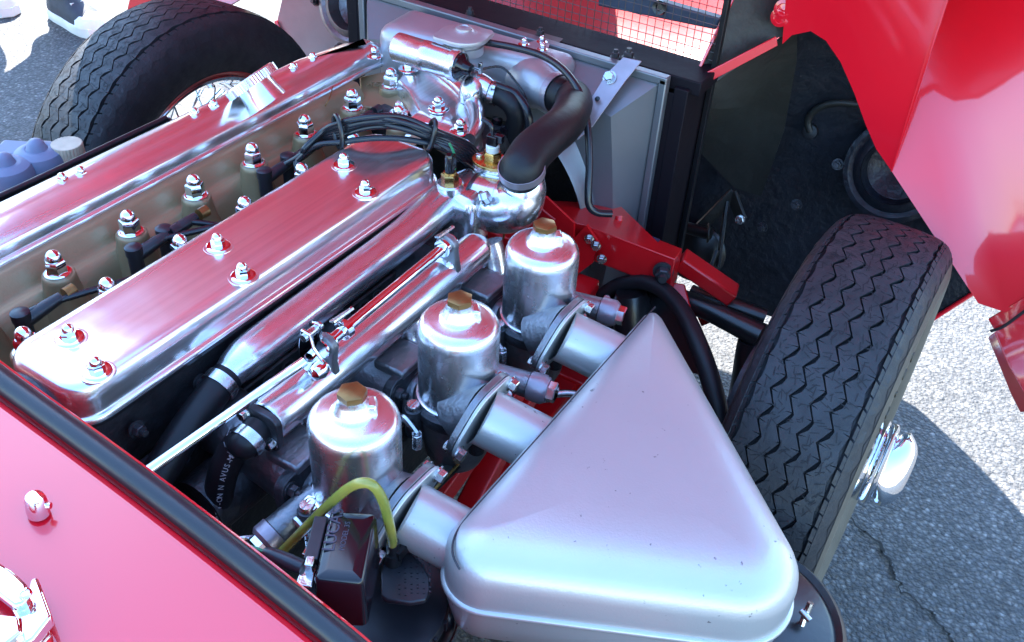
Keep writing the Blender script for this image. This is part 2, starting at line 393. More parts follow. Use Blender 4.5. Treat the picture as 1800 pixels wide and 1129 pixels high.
T_RSCREW = template("rivet", MB().lathe([(.011, 0), (.0105, .003), (.007, .004), (.006, .0025), (.003, .0028), (.0, .004)]), M_RED)

# ------------------------------------------------------------------ the setting: ground
tag(obj("ground", MB().add([(-300, -300, 0), (300, -300, 0), (300, 300, 0), (-300, 300, 0)], [(0, 1, 2, 3)]), M_ASPH), kind='structure')
crk = MB(); pts = [at(1486, 905, z=.004), at(1530, 940, z=.004), at(1556, 975, z=.004), at(1572, 1012, z=.004), at(1586, 1040, z=.004), at(1625, 1068, z=.004), at(1668, 1110, z=.004), at(1690, 1160, z=.004)]
pp = []
for a, b in zip(pts, pts[1:]):
    for k in range(7): pp.append(a.lerp(b, k / 7) + Vector((random.uniform(-.006, .006), random.uniform(-.006, .006), 0)))
w = [random.uniform(.0008, .0045) for _ in pp]
for i in range(len(pp) - 1):
    d = (pp[i + 1] - pp[i]).normalized(); n0 = Vector((-d.y, d.x, 0))
    crk.add([pp[i] - n0 * w[i], pp[i + 1] - n0 * w[i + 1], pp[i + 1] + n0 * w[i + 1], pp[i] + n0 * w[i]], [(0, 1, 2, 3)])
M_CRACK = mat("crack_dirt", (.012, .011, .010), .9)
tag(obj("ground_crack", crk, M_CRACK), kind='structure')

# ------------------------------------------------------------------ road wheels
TP = [(0, .331), (.03, .3303), (.045, .3293), (.060, .3262), (.068, .322), (.0755, .314), (.081, .302), (.085, .285), (.0855, .268), (.083, .250), (.078, .232), (.071, .216), (.064, .207)]
def trad(o):
    o = abs(o)
    for (a, ra), (b, rb) in zip(TP, TP[1:]):
        if o <= b: return ra + (rb - ra) * (o - a) / (b - a)
    return TP[-1][1]
def tpt(th, o, h=0): r = trad(o) + h; return (r * cos(th), -o, r * sin(th))
NP = 54
def band_piece(mb, poly, th0, pitch, walls, depth):
    """poly: (t, o) with t in pitches; a raised piece of tread with side walls on the edges listed in walls"""
    n = len(poly); top = [tpt(th0 + t * pitch, o, 0) for t, o in poly]; low = [tpt(th0 + t * pitch, o, -depth) for t, o in poly]
    fs = [tuple(range(n))]
    for i in range(n):
        if walls is None or i in walls: j = (i + 1) % n; fs.append((i, n + i, n + j, j))
    mb.add(top + low, fs)
def make_wheel(name, label, loc):
    w = thing(name, label, "wheel", loc, "wire wheels on the front axle")
    F = frame((0, 0, 0), (0, -1, 0))
    car = MB(); groove = [(r - (.0085 if o < .0625 else 0), o) for o, r in TP]
    prof = [(r, o) for r, o in groove] ; prof = [(r, -o) for r, o in reversed(groove)] + prof[1:]
    car.lathe(prof, F, 120, cap=False)
    obj("tyre", car, M_TYRE, w, local=True)
    tyre = [c for c in COL.objects if c.parent == w][0]
    g = MB(); g.lathe([(trad(o) - .0082, o) for o in (-.0615, -.045, -.02, 0, .02, .045, .0615)], F, 120, cap=False)
    obj("groove_bed", g, M_TYREG, tyre, local=True)
    side = MB(); side.lathe([(r + .0006, o + .0004) for o, r in TP[6:]], F, 120, cap=False)
    obj("outer_sidewall", side, M_TYREB, tyre, local=True)
    pitch = 2 * pi / NP; A = .0054; edges = [-.0605, -.0365, -.0122, .0122, .0365, .0605]
    for k in range(5):
        yl, yr = edges[k] + .0018, edges[k + 1] - .0018; mb = MB()
        al = A if k > 0 else .0015; ar = A if k < 4 else .0015
        for i in range(NP):
            e = .018; s = .009 + .003 * (i % 3 == 0)
            q = random.uniform(-.06, .06)
            left = [(0, yl + al), (.25, yl + al * .55), (.5 - e, yl - al), (.5 + q, yl - al + s), (.5 + e, yl - al), (.75, yl - al * .1), (1, yl + al)]
            right = [(1, yr + ar), (1 - .001, yr + ar), (.75, yr + ar * .1), (.5 + e, yr - ar), (.5 - e, yr - ar), (.25, yr - ar * .1), (.001, yr + ar), (0, yr + ar)]
            right = [(1, yr + ar), (.975, yr + ar), (.96 + q, yr + ar - s), (.94, yr + ar), (.72, yr), (.5, yr - ar), (.26, yr), (0, yr + ar)]
            poly = left + right
            band_piece(mb, poly, i * pitch, pitch, [0, 1, 2, 3, 4, 5, 7, 8, 9, 10, 11, 12, 13], .0082)
        obj("tread_rib", mb, M_TYRE, tyre, local=True, sharp=35, weld=.0001)
    sp = MB(); rs = random.Random(5)
    for k in range(5):
        for i in range(NP):
            for q in range(8):
                t = (i + rs.random()) * pitch; o = edges[k] + .005 + rs.random() * (edges[k + 1] - edges[k] - .010); an = rs.choice((.2, 1.2, 1.9, -.5)) + rs.uniform(-.2, .2); L_ = rs.uniform(.002, .0065); sw_ = .00055
                dx, dy = cos(an) * L_, sin(an) * L_; nx, ny = -sin(an) * sw_, cos(an) * sw_
                sp.add([tpt(t + (a * dx + b * nx) / .33, o + a * dy + b * ny, .00035) for a, b in ((-1, -1), (1, -1), (1, 1), (-1, 1))], [(0, 1, 2, 3)])
    tag(obj("tread_sipe", sp, M_TYREG, tyre, local=True), kind='stuff')
    for sgn in (1, -1):
        mb = MB()
        for i in range(NP):
            for t0, t1, o0, o1 in ((.02, .46, .0625, .0765), (.54, .94, .0635, .0755)):
                poly = [(t0, o0), ((t0 + t1) / 2, o0), (t1, o0), (t1 + .10, (o0 + o1) / 2), (t1, o1), ((t0 + t1) / 2, o1), (t0, o1), (t0 + .10, (o0 + o1) / 2)]
                poly = [(t, o * sgn) for t, o in poly]
                band_piece(mb, poly, i * pitch, pitch, None, .006)
        tag(obj("shoulder_lug", mb, M_TYRE, tyre, local=True, sharp=25), kind='stuff')
        mb = MB()
        for i in range(NP * 2):
            zz = .0016 if i % 2 else -.0016
            for j in (0, 1):
                pass
            z2 = -zz
            poly = [(0, (.0795 + zz)), (.5, (.0795 + z2)), (.5, .0842), (0, .0842)]
            poly = [(t, o * sgn) for t, o in poly]
            top = [tpt(i * pitch / 2 + t * pitch, o, .0016) for t, o in poly]; low = [tpt(i * pitch / 2 + t * pitch, o, -.003) for t, o in poly]
            mb.add(top + low, [(0, 1, 2, 3), (0, 4, 5, 1)])
        tag(obj("shoulder_edge_band", mb, M_TYRE, tyre, local=True), kind='stuff')
    rim = MB()
    rim.lathe([(.2005, .0655), (.207, .068), (.2085, .066), (.203, .060), (.197, .052), (.190, .040), (.176, .020), (.176, -.020), (.190, -.040), (.197, -.052), (.203, -.060), (.2085, -.066), (.207, -.068), (.2005, -.0655), (.195, -.053), (.187, -.040), (.172, -.020), (.172, .020), (.187, .040), (.195, .053), (.2005, .0655)], F, 96, cap=False)
    rimo = obj("rim", rim, M_CHROME, w, local=True)
    rg = MB(); rg.lathe([(.209, -.0655), (.216, -.0715), (.2185, -.0725), (.213, -.067)], F, 96, cap=False)
    obj("red_rim_line", rg, M_REDF, rimo, local=True)
    hub = MB(); hub.lathe([(.030, -.075), (.062, -.070), (.064, -.058), (.046, -.045), (.043, .03), (.050, .062), (.062, .070), (.063, .088), (.054, .096), (.040, .100)], F, 40)
    obj("hub", hub, M_CHROME, w, local=True)
    dr = MB(); dr.lathe([(.045, -.12), (.125, -.118), (.127, -.085), (.13, -.078), (.02, -.075)], F, 40)
    obj("brake_disc", dr, M_DCAST, w, local=True)
    sp = MB().tube([(0, 0, 0), (0, 0, 1)], .0019, 6, smooth=1); me = None
    for i in range(60):
        a = 2 * pi * i / 60; row = i % 3
        h = (.058, -.052, .080)[row]; ro = (.0, -.012, .024)[row]; da = (.30 if i % 2 else -.30) * (1.4 if row == 1 else .8)
        p0 = Vector((.055 * cos(a + da), -h, .055 * sin(a + da))); p1 = Vector((.182 * cos(a), -ro, .182 * sin(a)))
        if me is None: me = template("spoke", sp, M_CHROME)
        o = bpy.data.objects.new("spoke", me); COL.objects.link(o); o.parent = w; o.location = p0
        o.rotation_mode = 'QUATERNION'; o.rotation_quaternion = quat(p1 - p0); o.scale = (1, 1, (p1 - p0).length)
    return w
def spinner(parent, ang):
    """two-eared knock-off: a deep turned nut that flares into a pair of broad cast ears"""
    F = frame((0, 0, 0), (0, -1, 0))
    c = MB(); c.lathe([(.050, .090), (.060, .092), (.062, .096), (.062, .101), (.058, .104), (.050, .106)], F, 48)
    k = obj("knock_off_nut", c, M_CHROME, parent, local=True)
    ear = MB(); lv = [(.052, .104), (.056, .108), (.055, .116), (.051, .128), (.045, .140), (.038, .150), (.030, .156), (.020, .159), (.0, .160)]
    def fn(u, v):
        r, z = lv[int(round(u * 8))]; a = 2 * pi * v; e = abs(cos(a - ang)) ** 5; w = 1 - .22 * abs(sin(a - ang)) ** 3
        k2 = min(1, (z - .104) / .02)
        return (r * (w + .42 * e * k2) * cos(a) * .80, r * (w + .42 * e * k2) * sin(a) * .80, .104 + (z - .104) * .66)
    ear.grid(fn, 8, 96, F)
    obj("ear", ear, M_CHROME, k, local=True)
WX, WY, WZ = .64, .635, .331
wr = make_wheel("road_wheel", "black zigzag-treaded tyre with chrome knock-off spinner, beside the silver airbox", (WX, -WY - .012, WZ))
wl = clone(wr, None, (WX, WY, WZ), (0, radians(17), pi))
wl['label'] = "far black tyre seen from its inner side, behind the exhaust cam cover"
wtyre = [c for c in COL.objects if c.parent == wr and c.name.startswith("tyre")][0]
for i, ch in enumerate("DUNLOP"):
    th = radians(141 - 5.6 * i)
    text("letter", ch, .020, M_TYREB, wtyre, frame((.270 * cos(th), -.0862, .270 * sin(th)), (0, -1, 0), (sin(th), 0, -cos(th))), ext=.0012, align='CENTER')
spinner(wr, radians(58)); wr.rotation_euler = (0, radians(4), 0)

# ------------------------------------------------------------------ red bodywork behind the engine bay: cowl panel
cowl = thing("cowl_panel", "glossy red scuttle panel with a black rubber seal along its front edge", "body panel", (-.35, -.3, 0))
CW = [(.45, .80), (.2, .785), (0, .765), (-.09, .75), (-.19, .736), (-.286, .72), (-.38, .700), (-.459, .680), (-.56, .645), (-.66, .595), (-.74, .53), (-.80, .44), (-.83, .32)]
def cowl_z(y):
    for (a, za), (b, zb) in zip(CW, CW[1:]):
        if y >= b:
            t = (a - y) / (a - b); return za + (zb - za) * t
    return CW[-1][1]
def cs(i, n=48):
    t = i * (len(CW) - 1); k = min(int(t), len(CW) - 2); f = t - k
    p0 = Vector(CW[max(k - 1, 0)]); p1 = Vector(CW[k]); p2 = Vector(CW[k + 1]); p3 = Vector(CW[min(k + 2, len(CW) - 1)])
    return .5 * (2 * p1 + (p2 - p0) * f + (2 * p0 - 5 * p1 + 4 * p2 - p3) * f * f + (3 * p1 - p0 - 3 * p2 + p3) * f ** 3)
CX0 = -.200
def cowl_fn(u, v):
    y, z = cs(v); x = CX0 - .62 * u
    return (x, y, z - .03 * u)
mb = MB().grid(cowl_fn, 14, 60); obj("skin", mb, M_RED, cowl)
mb = MB()
prof = [(0, 0), (.004, -.0015), (.007, -.006), (.007, -.02), (.012, -.02), (.012, .001), (.031, -.001), (.0355, -.004), (.0365, -.05), (.0365, -.14)]
def lip(u, v):
    y, z = cs(v); k = u * (len(prof) - 1); a = min(int(k), len(prof) - 2); f = k - a
    dx = prof[a][0] + (prof[a + 1][0] - prof[a][0]) * f; dz = prof[a][1] + (prof[a + 1][1] - prof[a][1]) * f
    return (CX0 + dx, y, z + dz)
obj("front_lip", MB().grid(lip, len(prof) - 1, 60), M_RED, cowl)
seal = MB()
def sealf(u, v):
    y, z = cs(v); a = pi * (1.12 * u - .06)
    return (CX0 + .0205 - .0108 * cos(a), y, z - .001 + .0105 * sin(a))
obj("rubber_seal", MB().grid(sealf, 14, 60), M_SEAL, cowl)
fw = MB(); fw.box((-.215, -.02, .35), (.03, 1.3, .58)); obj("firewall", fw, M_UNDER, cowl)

jet = thing("washer_jet", "small round chrome washer jet standing on the red scuttle panel", "washer jet", at(62, 884, z=cowl_z(-.22) + .014))
F = frame(ORIG[jet] - Vector((0, 0, .008)), (.03, -.10, 1))
obj("body", MB().lathe([(.0085, -.004), (.0086, .004), (.0078, .0125), (.0068, .0155), (.003, .0162)], F, 28), M_CHROME, jet)
obj("nozzle", MB().tube([F @ Vector((.003, -.005, .006)), F @ Vector((.0055, -.0095, .007))], [.0034, .0026], 12, smooth=1), M_CHROME, jet)

wip = thing("wiper_arm", "polished chrome wiper arm and pivot on the red scuttle panel", "wiper arm", at(60, 1060, z=.78))
def wq(px, py, z): return at(px, py, z=z)
zb = cowl_z(-.31) + .012
def wipe_plate(pix, z0, z1):
    m = MB(); lo = [at(x, y, z=z0) for x, y in pix]; up = [p + Vector((0, 0, z1 - z0)) for p in lo]
    n = len(lo); m.add(lo + up, [tuple(range(n))[::-1], tuple(range(n, 2 * n))] + [(i, (i + 1) % n, n + (i + 1) % n, n + i) for i in range(n)]); return m
obj("arm", wipe_plate([(-160, 980), (-60, 985), (0, 1000), (28, 1017), (52, 1040), (58, 1060), (48, 1075), (30, 1080), (12, 1066), (-20, 1040), (-150, 1020)], zb + .010, zb + .020), M_CHROME, wip, bevel=.0022)
obj("head", wipe_plate([(18, 1068), (40, 1078), (55, 1062), (60, 1036), (72, 1030), (80, 1050), (98, 1100), (92, 1106), (66, 1140), (50, 1150), (40, 1110)], zb, zb + .012), M_CHROME, wip, bevel=.002)
put("rivet", template("rivet", MB().lathe([(.0048, 0), (.0046, .0014), (.003, .002), (.0026, .0008), (.001, .0008)]), M_CHROME), wip, at(45, 1045, z=zb + .020))
obj("pivot", MB().lathe([(.016, -.004), (.016, .010), (.012, .016), (.0, .017)], frame(at(12, 1128, z=zb), (0, -.1, 1)), 6), M_CHROME, wip, bevel=.001)
obj("spindle_boss", MB().lathe([(.030, -.03), (.027, -.004), (.019, -.001)], frame(at(18, 1140, z=zb), (0, -.1, 1)), 28), M_CHROME, wip)

# ------------------------------------------------------------------ the red bonnet, tipped forward on its front hinges
bon = thing("bonnet", "huge red bonnet tipped forward with dark wheel arch liner and curved red valance", "bonnet", (1.5, 0, .38))
TH = radians(42); HX, HZ = 1.5, .38
def bon_pt(a, h, y): return Vector((HX - a * cos(TH) + h * sin(TH), y, HZ + a * sin(TH) + h * cos(TH)))
def skin_fn(u, v):
    a = .02 + 2.3 * u; t = (v * 2 - 1) * pi / 2
    top = .06 + .46 * (1 - math.exp(-2.6 * a / 1.0)) + .07 * sin(min(a, 1.6) / 1.6 * pi)
    y = .83 * (1 if sin(t) > 0 else -1) * abs(sin(t)) ** .75 * (1 - .35 * math.exp(-a * 4))
    h = -.22 + (top + .22) * abs(cos(t)) ** .55
    return bon_pt(a, h, y)
def skin_keep(u, v):
    p = skin_fn(u, v); a = .02 + 2.3 * u
    rel = Vector((p.x - HX, 0, p.z - HZ)); h = rel.x * sin(TH) + rel.z * cos(TH)
    if a > 1.92 - .32 * (abs(p.y) / .83) ** 2: return False
    if p.y < -.6 and (a - .86) ** 2 + (h + .24) ** 2 < .22 ** 2: return False
    if p.y > .5 and p.z > .72 and p.x < 1.15: return True
    if p.z < 1.12 and p.y < -.36 and .98 < p.x < 1.22: return False
    if p.x >= 1.22 and abs(p.y) > .36: return True
    if p.y < -.5 and p.z > .95 and p.x <= .98: return True
    if p.z < .93 and abs(p.y) > .42: return False
    if p.z < .93 and p.x < 1.2: return False
    if abs(p.y) < .24 and p.z < 1.12 and p.x > 1.1: return False
    return True
obj("outer_skin", MB().grid(skin_fn, 180, 200, keep=skin_keep), M_RED, bon, solid=.004)
for s in (1, -1):
    def P(p): return Vector((p.x, p.y * s, p.z))
    lab = None
    # transverse red valance behind the wheel arch, with its curved cut edge, folded along a crease
    edge = [(1375, 78, .884), (1392, 62, .886), (1425, 55, .888), (1452, 72, .888), (1478, 110, .887), (1502, 165, .885), (1520, 215, .883), (1540, 262, .880), (1568, 302, .875)]
    edge = [P(at(x, y, x=X)) for x, y, X in edge]
    up = [P(at(x, y, x=X)) for x, y, X in ((1690, -40, .93), (1700, -330, 1.0), (1500, -330, 1.0), (1405, -120, .93), (1382, -10, .90))]
    pl = MB(); k = len(edge)
    crease0 = P(at(1690, -40, x=.905)); crease1 = P(at(1705, -330, x=.98))
    inner = [edge[0], edge[1], edge[2], edge[3], edge[4], edge[5], edge[6], edge[7], edge[8]]
    top = [P(at(1384 + (1680 - 1384) * t, -40, x=.876)) for t in [i / 8 for i in range(9)]]
    top2 = [P(at(1400 + (1790 - 1400) * t, -330, x=.868)) for t in [i / 8 for i in range(9)]]
    rows = []
    for q in range(7):
        f = q / 6; bow = 0
        rows.append([inner[i].lerp(top[i], f) + Vector((-bow * sin(pi * i / 8), 0, 0)) for i in range(9)])
    rows.append(top2)
    vs = [p for r in rows for p in r]; pl.add(vs, [(r * 9 + i, r * 9 + i + 1, (r + 1) * 9 + i + 1, (r + 1) * 9 + i) for r in range(7) for i in range(8)])
    obj("wheel_arch_valance", pl, M_RED, bon, solid=.003, sharp=25)
    # outer facet beyond the crease, leaning to the sky: ruled between the crease and the lower edge
    CREX = ((1568, 302, .875), (1600, 205, .935), (1632, 122, .99), (1662, 40, 1.05), (1690, -40, 1.10), (1705, -130, 1.15), (1720, -250, 1.2), (1740, -400, 1.25))
    c0 = P(at(1568, 302, x=.875)); c1 = P(at(1722, -190, x=1.13)); e1 = P(at(1741, 566, x=.80)); e2 = P(at(2120, 330, x=.80))
    NV = 10
    cr = [c0.lerp(c1, i / NV) for i in range(NV + 1)]
    low = [c0.lerp(e1, min(1, i / NV * 2.2)) if i / NV * 2.2 < 1 else e1.lerp(e2, (i / NV - 1 / 2.2) / (1 - 1 / 2.2)) for i in range(NV + 1)]
    vs = [cr[i].lerp(low[i], q / 8) + Vector((-.4, -.5 * s, .75)) * (.006 * sin(pi * q / 8) * min(1, i / 5)) for i in range(NV + 1) for q in range(9)]
    pf = MB(); pf.add(vs, [(i * 9 + q, i * 9 + q + 1, (i + 1) * 9 + q + 1, (i + 1) * 9 + q) for i in range(NV) for q in range(8)])
    obj("outer_valance", pf, M_RED, bon, solid=.003, sharp=60)
    st = MB(); near_ = [P(at(1568 + (1730 - 1568) * i / NV * .94, 302 + (-216 - 302) * i / NV * .96, x=.874)) for i in range(NV + 1)]
    st.add(near_ + cr, [(i, i + 1, NV + 1 + i + 1, NV + 1 + i) for i in range(NV)]); obj("valance_step", st, M_RED, bon, solid=.002)
    # folded lower corner of the wing
    wc = MB(); q = [P(at(x, y, x=X)) for x, y, X in ((1739, 592, .812), (1752, 582, .808), (1776, 640, .795), (1800, 684, .775), (1830, 722, .765), (1796, 724, .785), (1780, 692, .80), (1762, 645, .815))]
    wc.sheet(q, .006); obj("wing_corner", wc, M_RED, bon, bevel=.0015)
    wc = MB(); q = [P(at(x, y, x=X)) for x, y, X in ((1738, 560, .812), (1800, 522, .80), (1900, 455, .785), (1900, 640, .765), (1845, 722, .765), (1800, 684, .775), (1776, 640, .795), (1752, 584, .808))]
    wc.sheet(q, .006); obj("wing_fold", wc, M_RED, bon, bevel=.0015)
    st = MB(); st.tube([P(at(x, y, x=X)) for x, y, X in ((1742, 582, .800), (1764, 574, .795), (1800, 548, .787), (1860, 505, .775))], .0022, 8)
    obj("wing_seam", st, M_SEAL, bon)
    # dark liner behind the wheel, with its headlamp opening
    L = [(1218, 262, 1.02), (1390, 60, 1.0), (1560, -120, 1.02), (1760, 60, 1.08), (1800, 470, 1.10), (1706, 518, 1.10), (1640, 562, 1.09), (1480, 600, 1.08), (1250, 520, 1.05), (1200, 420, 1.03)]
    ln = MB(); c = P(at(1480, 280, x=1.09)); ring = [P(at(x, y, x=X)) for x, y, X in L]; n = len(ring)
    mids = [c.lerp(r, .55) + Vector((.03, 0, 0)) for r in ring]
    ln.add([c + Vector((.035, 0, 0))] + mids + ring, [(0, 1 + i, 1 + (i + 1) % n) for i in range(n)] + [(1 + i, 1 + n + i, 1 + n + (i + 1) % n, 1 + (i + 1) % n) for i in range(n)])
    obj("wheel_arch_liner", ln, M_UNDER if s > 0 else M_SKYLIT, bon, solid=.003, sharp=70, label="dark undersealed wheel arch liner" if s > 0 else "wheel arch liner with sky light painted in as grey")
    hc = P(Vector((1.085, -.585, .552))); hf = frame(hc, (-1, 0, .32))
    hb = MB(); hb.lathe([(.088, -.008), (.086, .004), (.078, .006), (.070, .002), (.062, .010), (.056, .012)], hf, 40, cap=False); hb.lathe([(.055, .011), (.05, -.02), (.0, -.045)], hf, 40, cap=False)
    hl = obj("headlamp_bucket", hb, M_UNDER if s > 0 else M_CAST, bon)
    for i in range(5):
        a = .5 + i * 1.25
        put("bolt", T_DBOLT, bon, hf @ Vector((.096 * cos(a), .096 * sin(a), .0)), (-1, 0, .32))
    if s > 0:
        wcu = MB(); wcu.tube([at(x, y, x=1.075) for x, y in ((1424, 232), (1420, 215), (1428, 198), (1450, 185), (1478, 181), (1510, 184))], .006, 10); obj("lamp_cable", wcu, M_OLIVE, bon)
        gm = MB(); gm.lathe([(.014, -.006), (.013, .006), (.006, .008)], frame(at(1424, 232, x=1.08), (-1, 0, .3)), 20); obj("grommet", gm, M_RUB, bon)
    # dark valance side plate between duct and arch, its red flange
    vp = MB(); vp.sheet([P(at(x, y, x=X)) for x, y, X in ((1292, -10, .87), (1196, 188, .80), (1250, 150, .84), (1368, 66, .89), (1392, 62, .90), (1400, -60, .95), (1350, -120, .93))], .003); obj("duct_side_plate", vp, M_OLIVE, bon)
    vp = MB(); q = [P(at(x, y, x=X)) for x, y, X in ((1198, 194, .812), (1255, 146, .84), (1368, 70, .888), (1402, 48, .935), (1400, 110, .975), (1378, 230, 1.0), (1338, 345, 1.02), (1290, 330, 1.005), (1225, 262, .97), (1238, 215, .93), (1236, 182, .875))]
    cq = P(at(1315, 190, x=.99)); vp.add([cq] + q, [(0, 1 + i, 1 + (i + 1) % len(q)) for i in range(len(q))]); obj("liner_side_plate", vp, M_OLIVE, bon, solid=.002, sharp=80)
    fl = MB(); fl.sheet([P(at(x, y, x=X)) for x, y, X in ((1195, 193, .795), (1225, 136, .80), (1364, 64, .875), (1367, 80, .875), (1250, 142, .815), (1222, 172, .80))], .003); obj("edge_flange", fl, M_RED, bon, bevel=.0008)
    fl = MB(); fl.tube([P(at(x, y, x=X)) for x, y, X in ((1196, 190, .797), (1292, -10, .868), (1350, -130, .92))], .0024, 8, smooth=1); obj("edge_bead", fl, M_RED, bon)
    lipm = MB(); lipm.tube([P(at(x, y, x=X)) for x, y, X in ((1640, 561, 1.085), (1706, 519, 1.095), (1800, 470, 1.095))], .004, 8, smooth=1); obj("lower_lip", lipm, M_RED, bon)
    lipm = MB(); lipm.tube([P(at(x, y, x=X)) for x, y, X in ((1234, 180, .95), (1238, 205, .96), (1228, 262, .99), (1212, 330, 1.0), (1190, 410, 1.01))], .003, 8); obj("duct_lip", lipm, M_RED, bon)
    for i in range(6):
        put("bolt", T_DBOLT, bon, P(at((1410, 1400, 1330, 1290, 1455, 1340)[i], (130, 360, 275, 280, 420, 400)[i], x=1.06)), (-1, 0, .3))
    for i in range(2): put("rivet", T_RSCREW, bon, P(at(1372 + 6 * i, 30 - 14 * i, x=.886)), (-1, 0, .1), scale=1.3)
# red duct floor and nose seen through the mesh
nf = MB()
def nose_fn(u, v):
    x = .86 + .78 * u; y = (-.255 - .10 * u) + (.51 + .20 * u) * v
    z = .44 + .37 * u ** 1.3 + .06 * abs(2 * v - 1) ** 3 + .012 * sin(u * 9)
    return (x, y, z)
obj("duct_floor", MB().grid(nose_fn, 16, 20), M_INNER, bon, solid=.004)
cb = MB(); cb.sheet([at(x, y, x=X) for x, y, X in ((1060, -30, .95), (1270, 30, .95), (1262, 50, .95), (1055, 8, .95))], .02); obj("cross_bar", cb, M_BAR, bon, bevel=.003)
put("grommet", template("grommet", MB().lathe([(.012, 0), (.011, .005), (.006, .004), (.005, -.002)]), M_BLACK), bon, at(1160, 13, x=.938), (-1, 0, .2))

# ------------------------------------------------------------------ radiator, stone guard, fan shroud, header tank
RX = .78
rad = thing("radiator", "black radiator standing across the nose behind the silver fan shroud", "radiator", (RX, 0, .2))
obj("core", MB().box((RX + .03, 0, .48), (.05, .57, .50)), M_CORE, rad)
tb = MB(); tb.box((RX + .025, .0, .742), (.075, .66, .022)); obj("top_rail", tb, M_MATTE, rad, bevel=.002)
for s in (1, -1):
    m = MB(); m.box((RX + .02, s * .305, .48), (.085, .022, .52)); m.box((RX - .02, s * .29, .48), (.003, .05, .50)); obj("side_post", m, M_MATTE, rad, bevel=.002)
lb = MB(); lp = [at(x, y, z=.7545) for x, y in ((915, 47), (990, 68), (982, 76), (904, 55))]; lb.add(lp, [(0, 1, 2, 3)]); obj("maker_plate", lb, M_LABEL, rad)
for i in range(4): put("bolt", T_DBOLT, rad, (RX - .012, .20 - .13 * i, .7535), scale=.8)
gd = thing("stone_guard", "square wire mesh guard in front of the radiator, red nose behind it", "wire mesh", (RX + .05, 0, .75))
gm = MB(); gx = RX + .055; cell = .0128; ny = int(.64 / cell); nz = 30
wob = [random.uniform(-.0012, .0012) for _ in range(200)]
for i in range(ny + 1):
    y = -.32 + i * cell + wob[i]
    gm.tube([(gx + .0012 * (i % 2), y, .30), (gx, y + wob[i + 60], .55), (gx, y + wob[i + 30], .75 + nz * cell)], .00065, 4, smooth=1, cap=False)
for k in range(int((.75 + nz * cell - .30) / cell) + 1):
    z = .30 + k * cell + wob[k + 90]
    gm.tube([(gx, -.32, z), (gx + .001, 0, z + wob[k + 120]), (gx, .32, z)], .00065, 4, smooth=1, cap=False)
tag(obj("wire_grid", gm, M_WIRE, gd), kind='stuff')
gfr = MB()
for s in (1, -1): gfr.box((gx, s * .322, .72), (.012, .008, .85))
gfr.box((gx, 0, 1.142), (.012, .652, .008)); obj("guard_frame", gfr, M_BLACK, gd, bevel=.001)

SX = .74
shr = thing("fan_shroud", "pressed silver fan shroud with a round opening, right of the header tank", "fan shroud", (SX, 0, .4))
def shroud(u, v):
    a = 2 * pi * v
    R0 = .222; cy, cz = -.005, .475
    hy, hz = .268, .268
    c, s = cos(a), sin(a); k = max(abs(c) / hy, abs(s) / hz); ey, ez = c / k, s / k
    f = [0, .03, .06, .12, .60, .90, 1.0][min(6, int(round(u * 6)))]
    dx = [-.100, -.095, -.082, -.070, -.066, -.026, -.010][min(6, int(round(u * 6)))]
    y = R0 * c + (ey - R0 * c) * f; z = R0 * s + (ez - R0 * s) * f
    return (SX + dx + .02, cy + y, cz + z)
def shroud_pt(px, py, x): return at(px, py, x=x)
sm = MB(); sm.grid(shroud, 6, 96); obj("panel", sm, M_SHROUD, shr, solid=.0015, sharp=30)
rm = MB(); P4 = [(-.279, .749), (.275, .749), (.275, .20), (-.279, .20)]
for (y0, z0), (y1, z1) in zip(P4, P4[1:] + P4[:1]):
    m0 = Vector((SX + .014, y0, z0)); m1 = Vector((SX + .014, y1, z1)); d = (m1 - m0).normalized()
    rm.box(((m0 + m1) / 2)[:], (.016, abs(y1 - y0) + .012 if y0 != y1 else .012, abs(z1 - z0) + .006 if z0 != z1 else .012))
obj("rim_flange", rm, M_SHROUD, shr, bevel=.002)
br = MB(); br.sheet([at(x, y, x=X) for x, y, X in ((1096, 101, .742), (1128, 108, .742), (1099, 143, .722), (1042, 222, .662), (1016, 246, .648), (998, 238, .648), (1026, 196, .668), (1066, 130, .722))], .003)
obj("bracket_strap", br, M_STRAP, shr, bevel=.0008)
put("bolt", T_BOLT, shr, at(1072, 137, x=.716), (-1, 0, .9), scale=1.2)
put("bolt", T_DBOLT, shr, at(1104, 103, x=.752), (0, 0, 1), scale=1.0)
hl_ = MB(); hl_.lathe([(.004, 0), (.0, .0002)], frame(at(1050, 174, x=.684), (-1, 0, .9)), 14); obj("bracket_hole", hl_, M_BLACK, shr)
fan = thing("cooling_fan", "dark fan blades inside the shroud opening", "fan", (.70, 0, .475))
obj("fan_hub", MB().lathe([(.0, .03), (.04, .028), (.045, 0), (.045, -.02)], frame((.69, 0, .475), (-1, 0, 0)), 24), M_BLACK, fan)
bl = MB()
for i in range(2):
    a = .6 + i * pi
    d = Vector((0, cos(a), sin(a))); t = Vector((0, -sin(a), cos(a)))
    c = Vector((.70, 0, .475))
    ms = MB(); ms.sheet([c + d * .04 - t * .02 + Vector((-.012, 0, 0)), c + d * .165 - t * .035 + Vector((-.022, 0, 0)), c + d * .165 + t * .035 + Vector((.02, 0, 0)), c + d * .04 + t * .02 + Vector((.012, 0, 0))], .002)
    obj("fan_blade", ms, M_BLACK, fan)

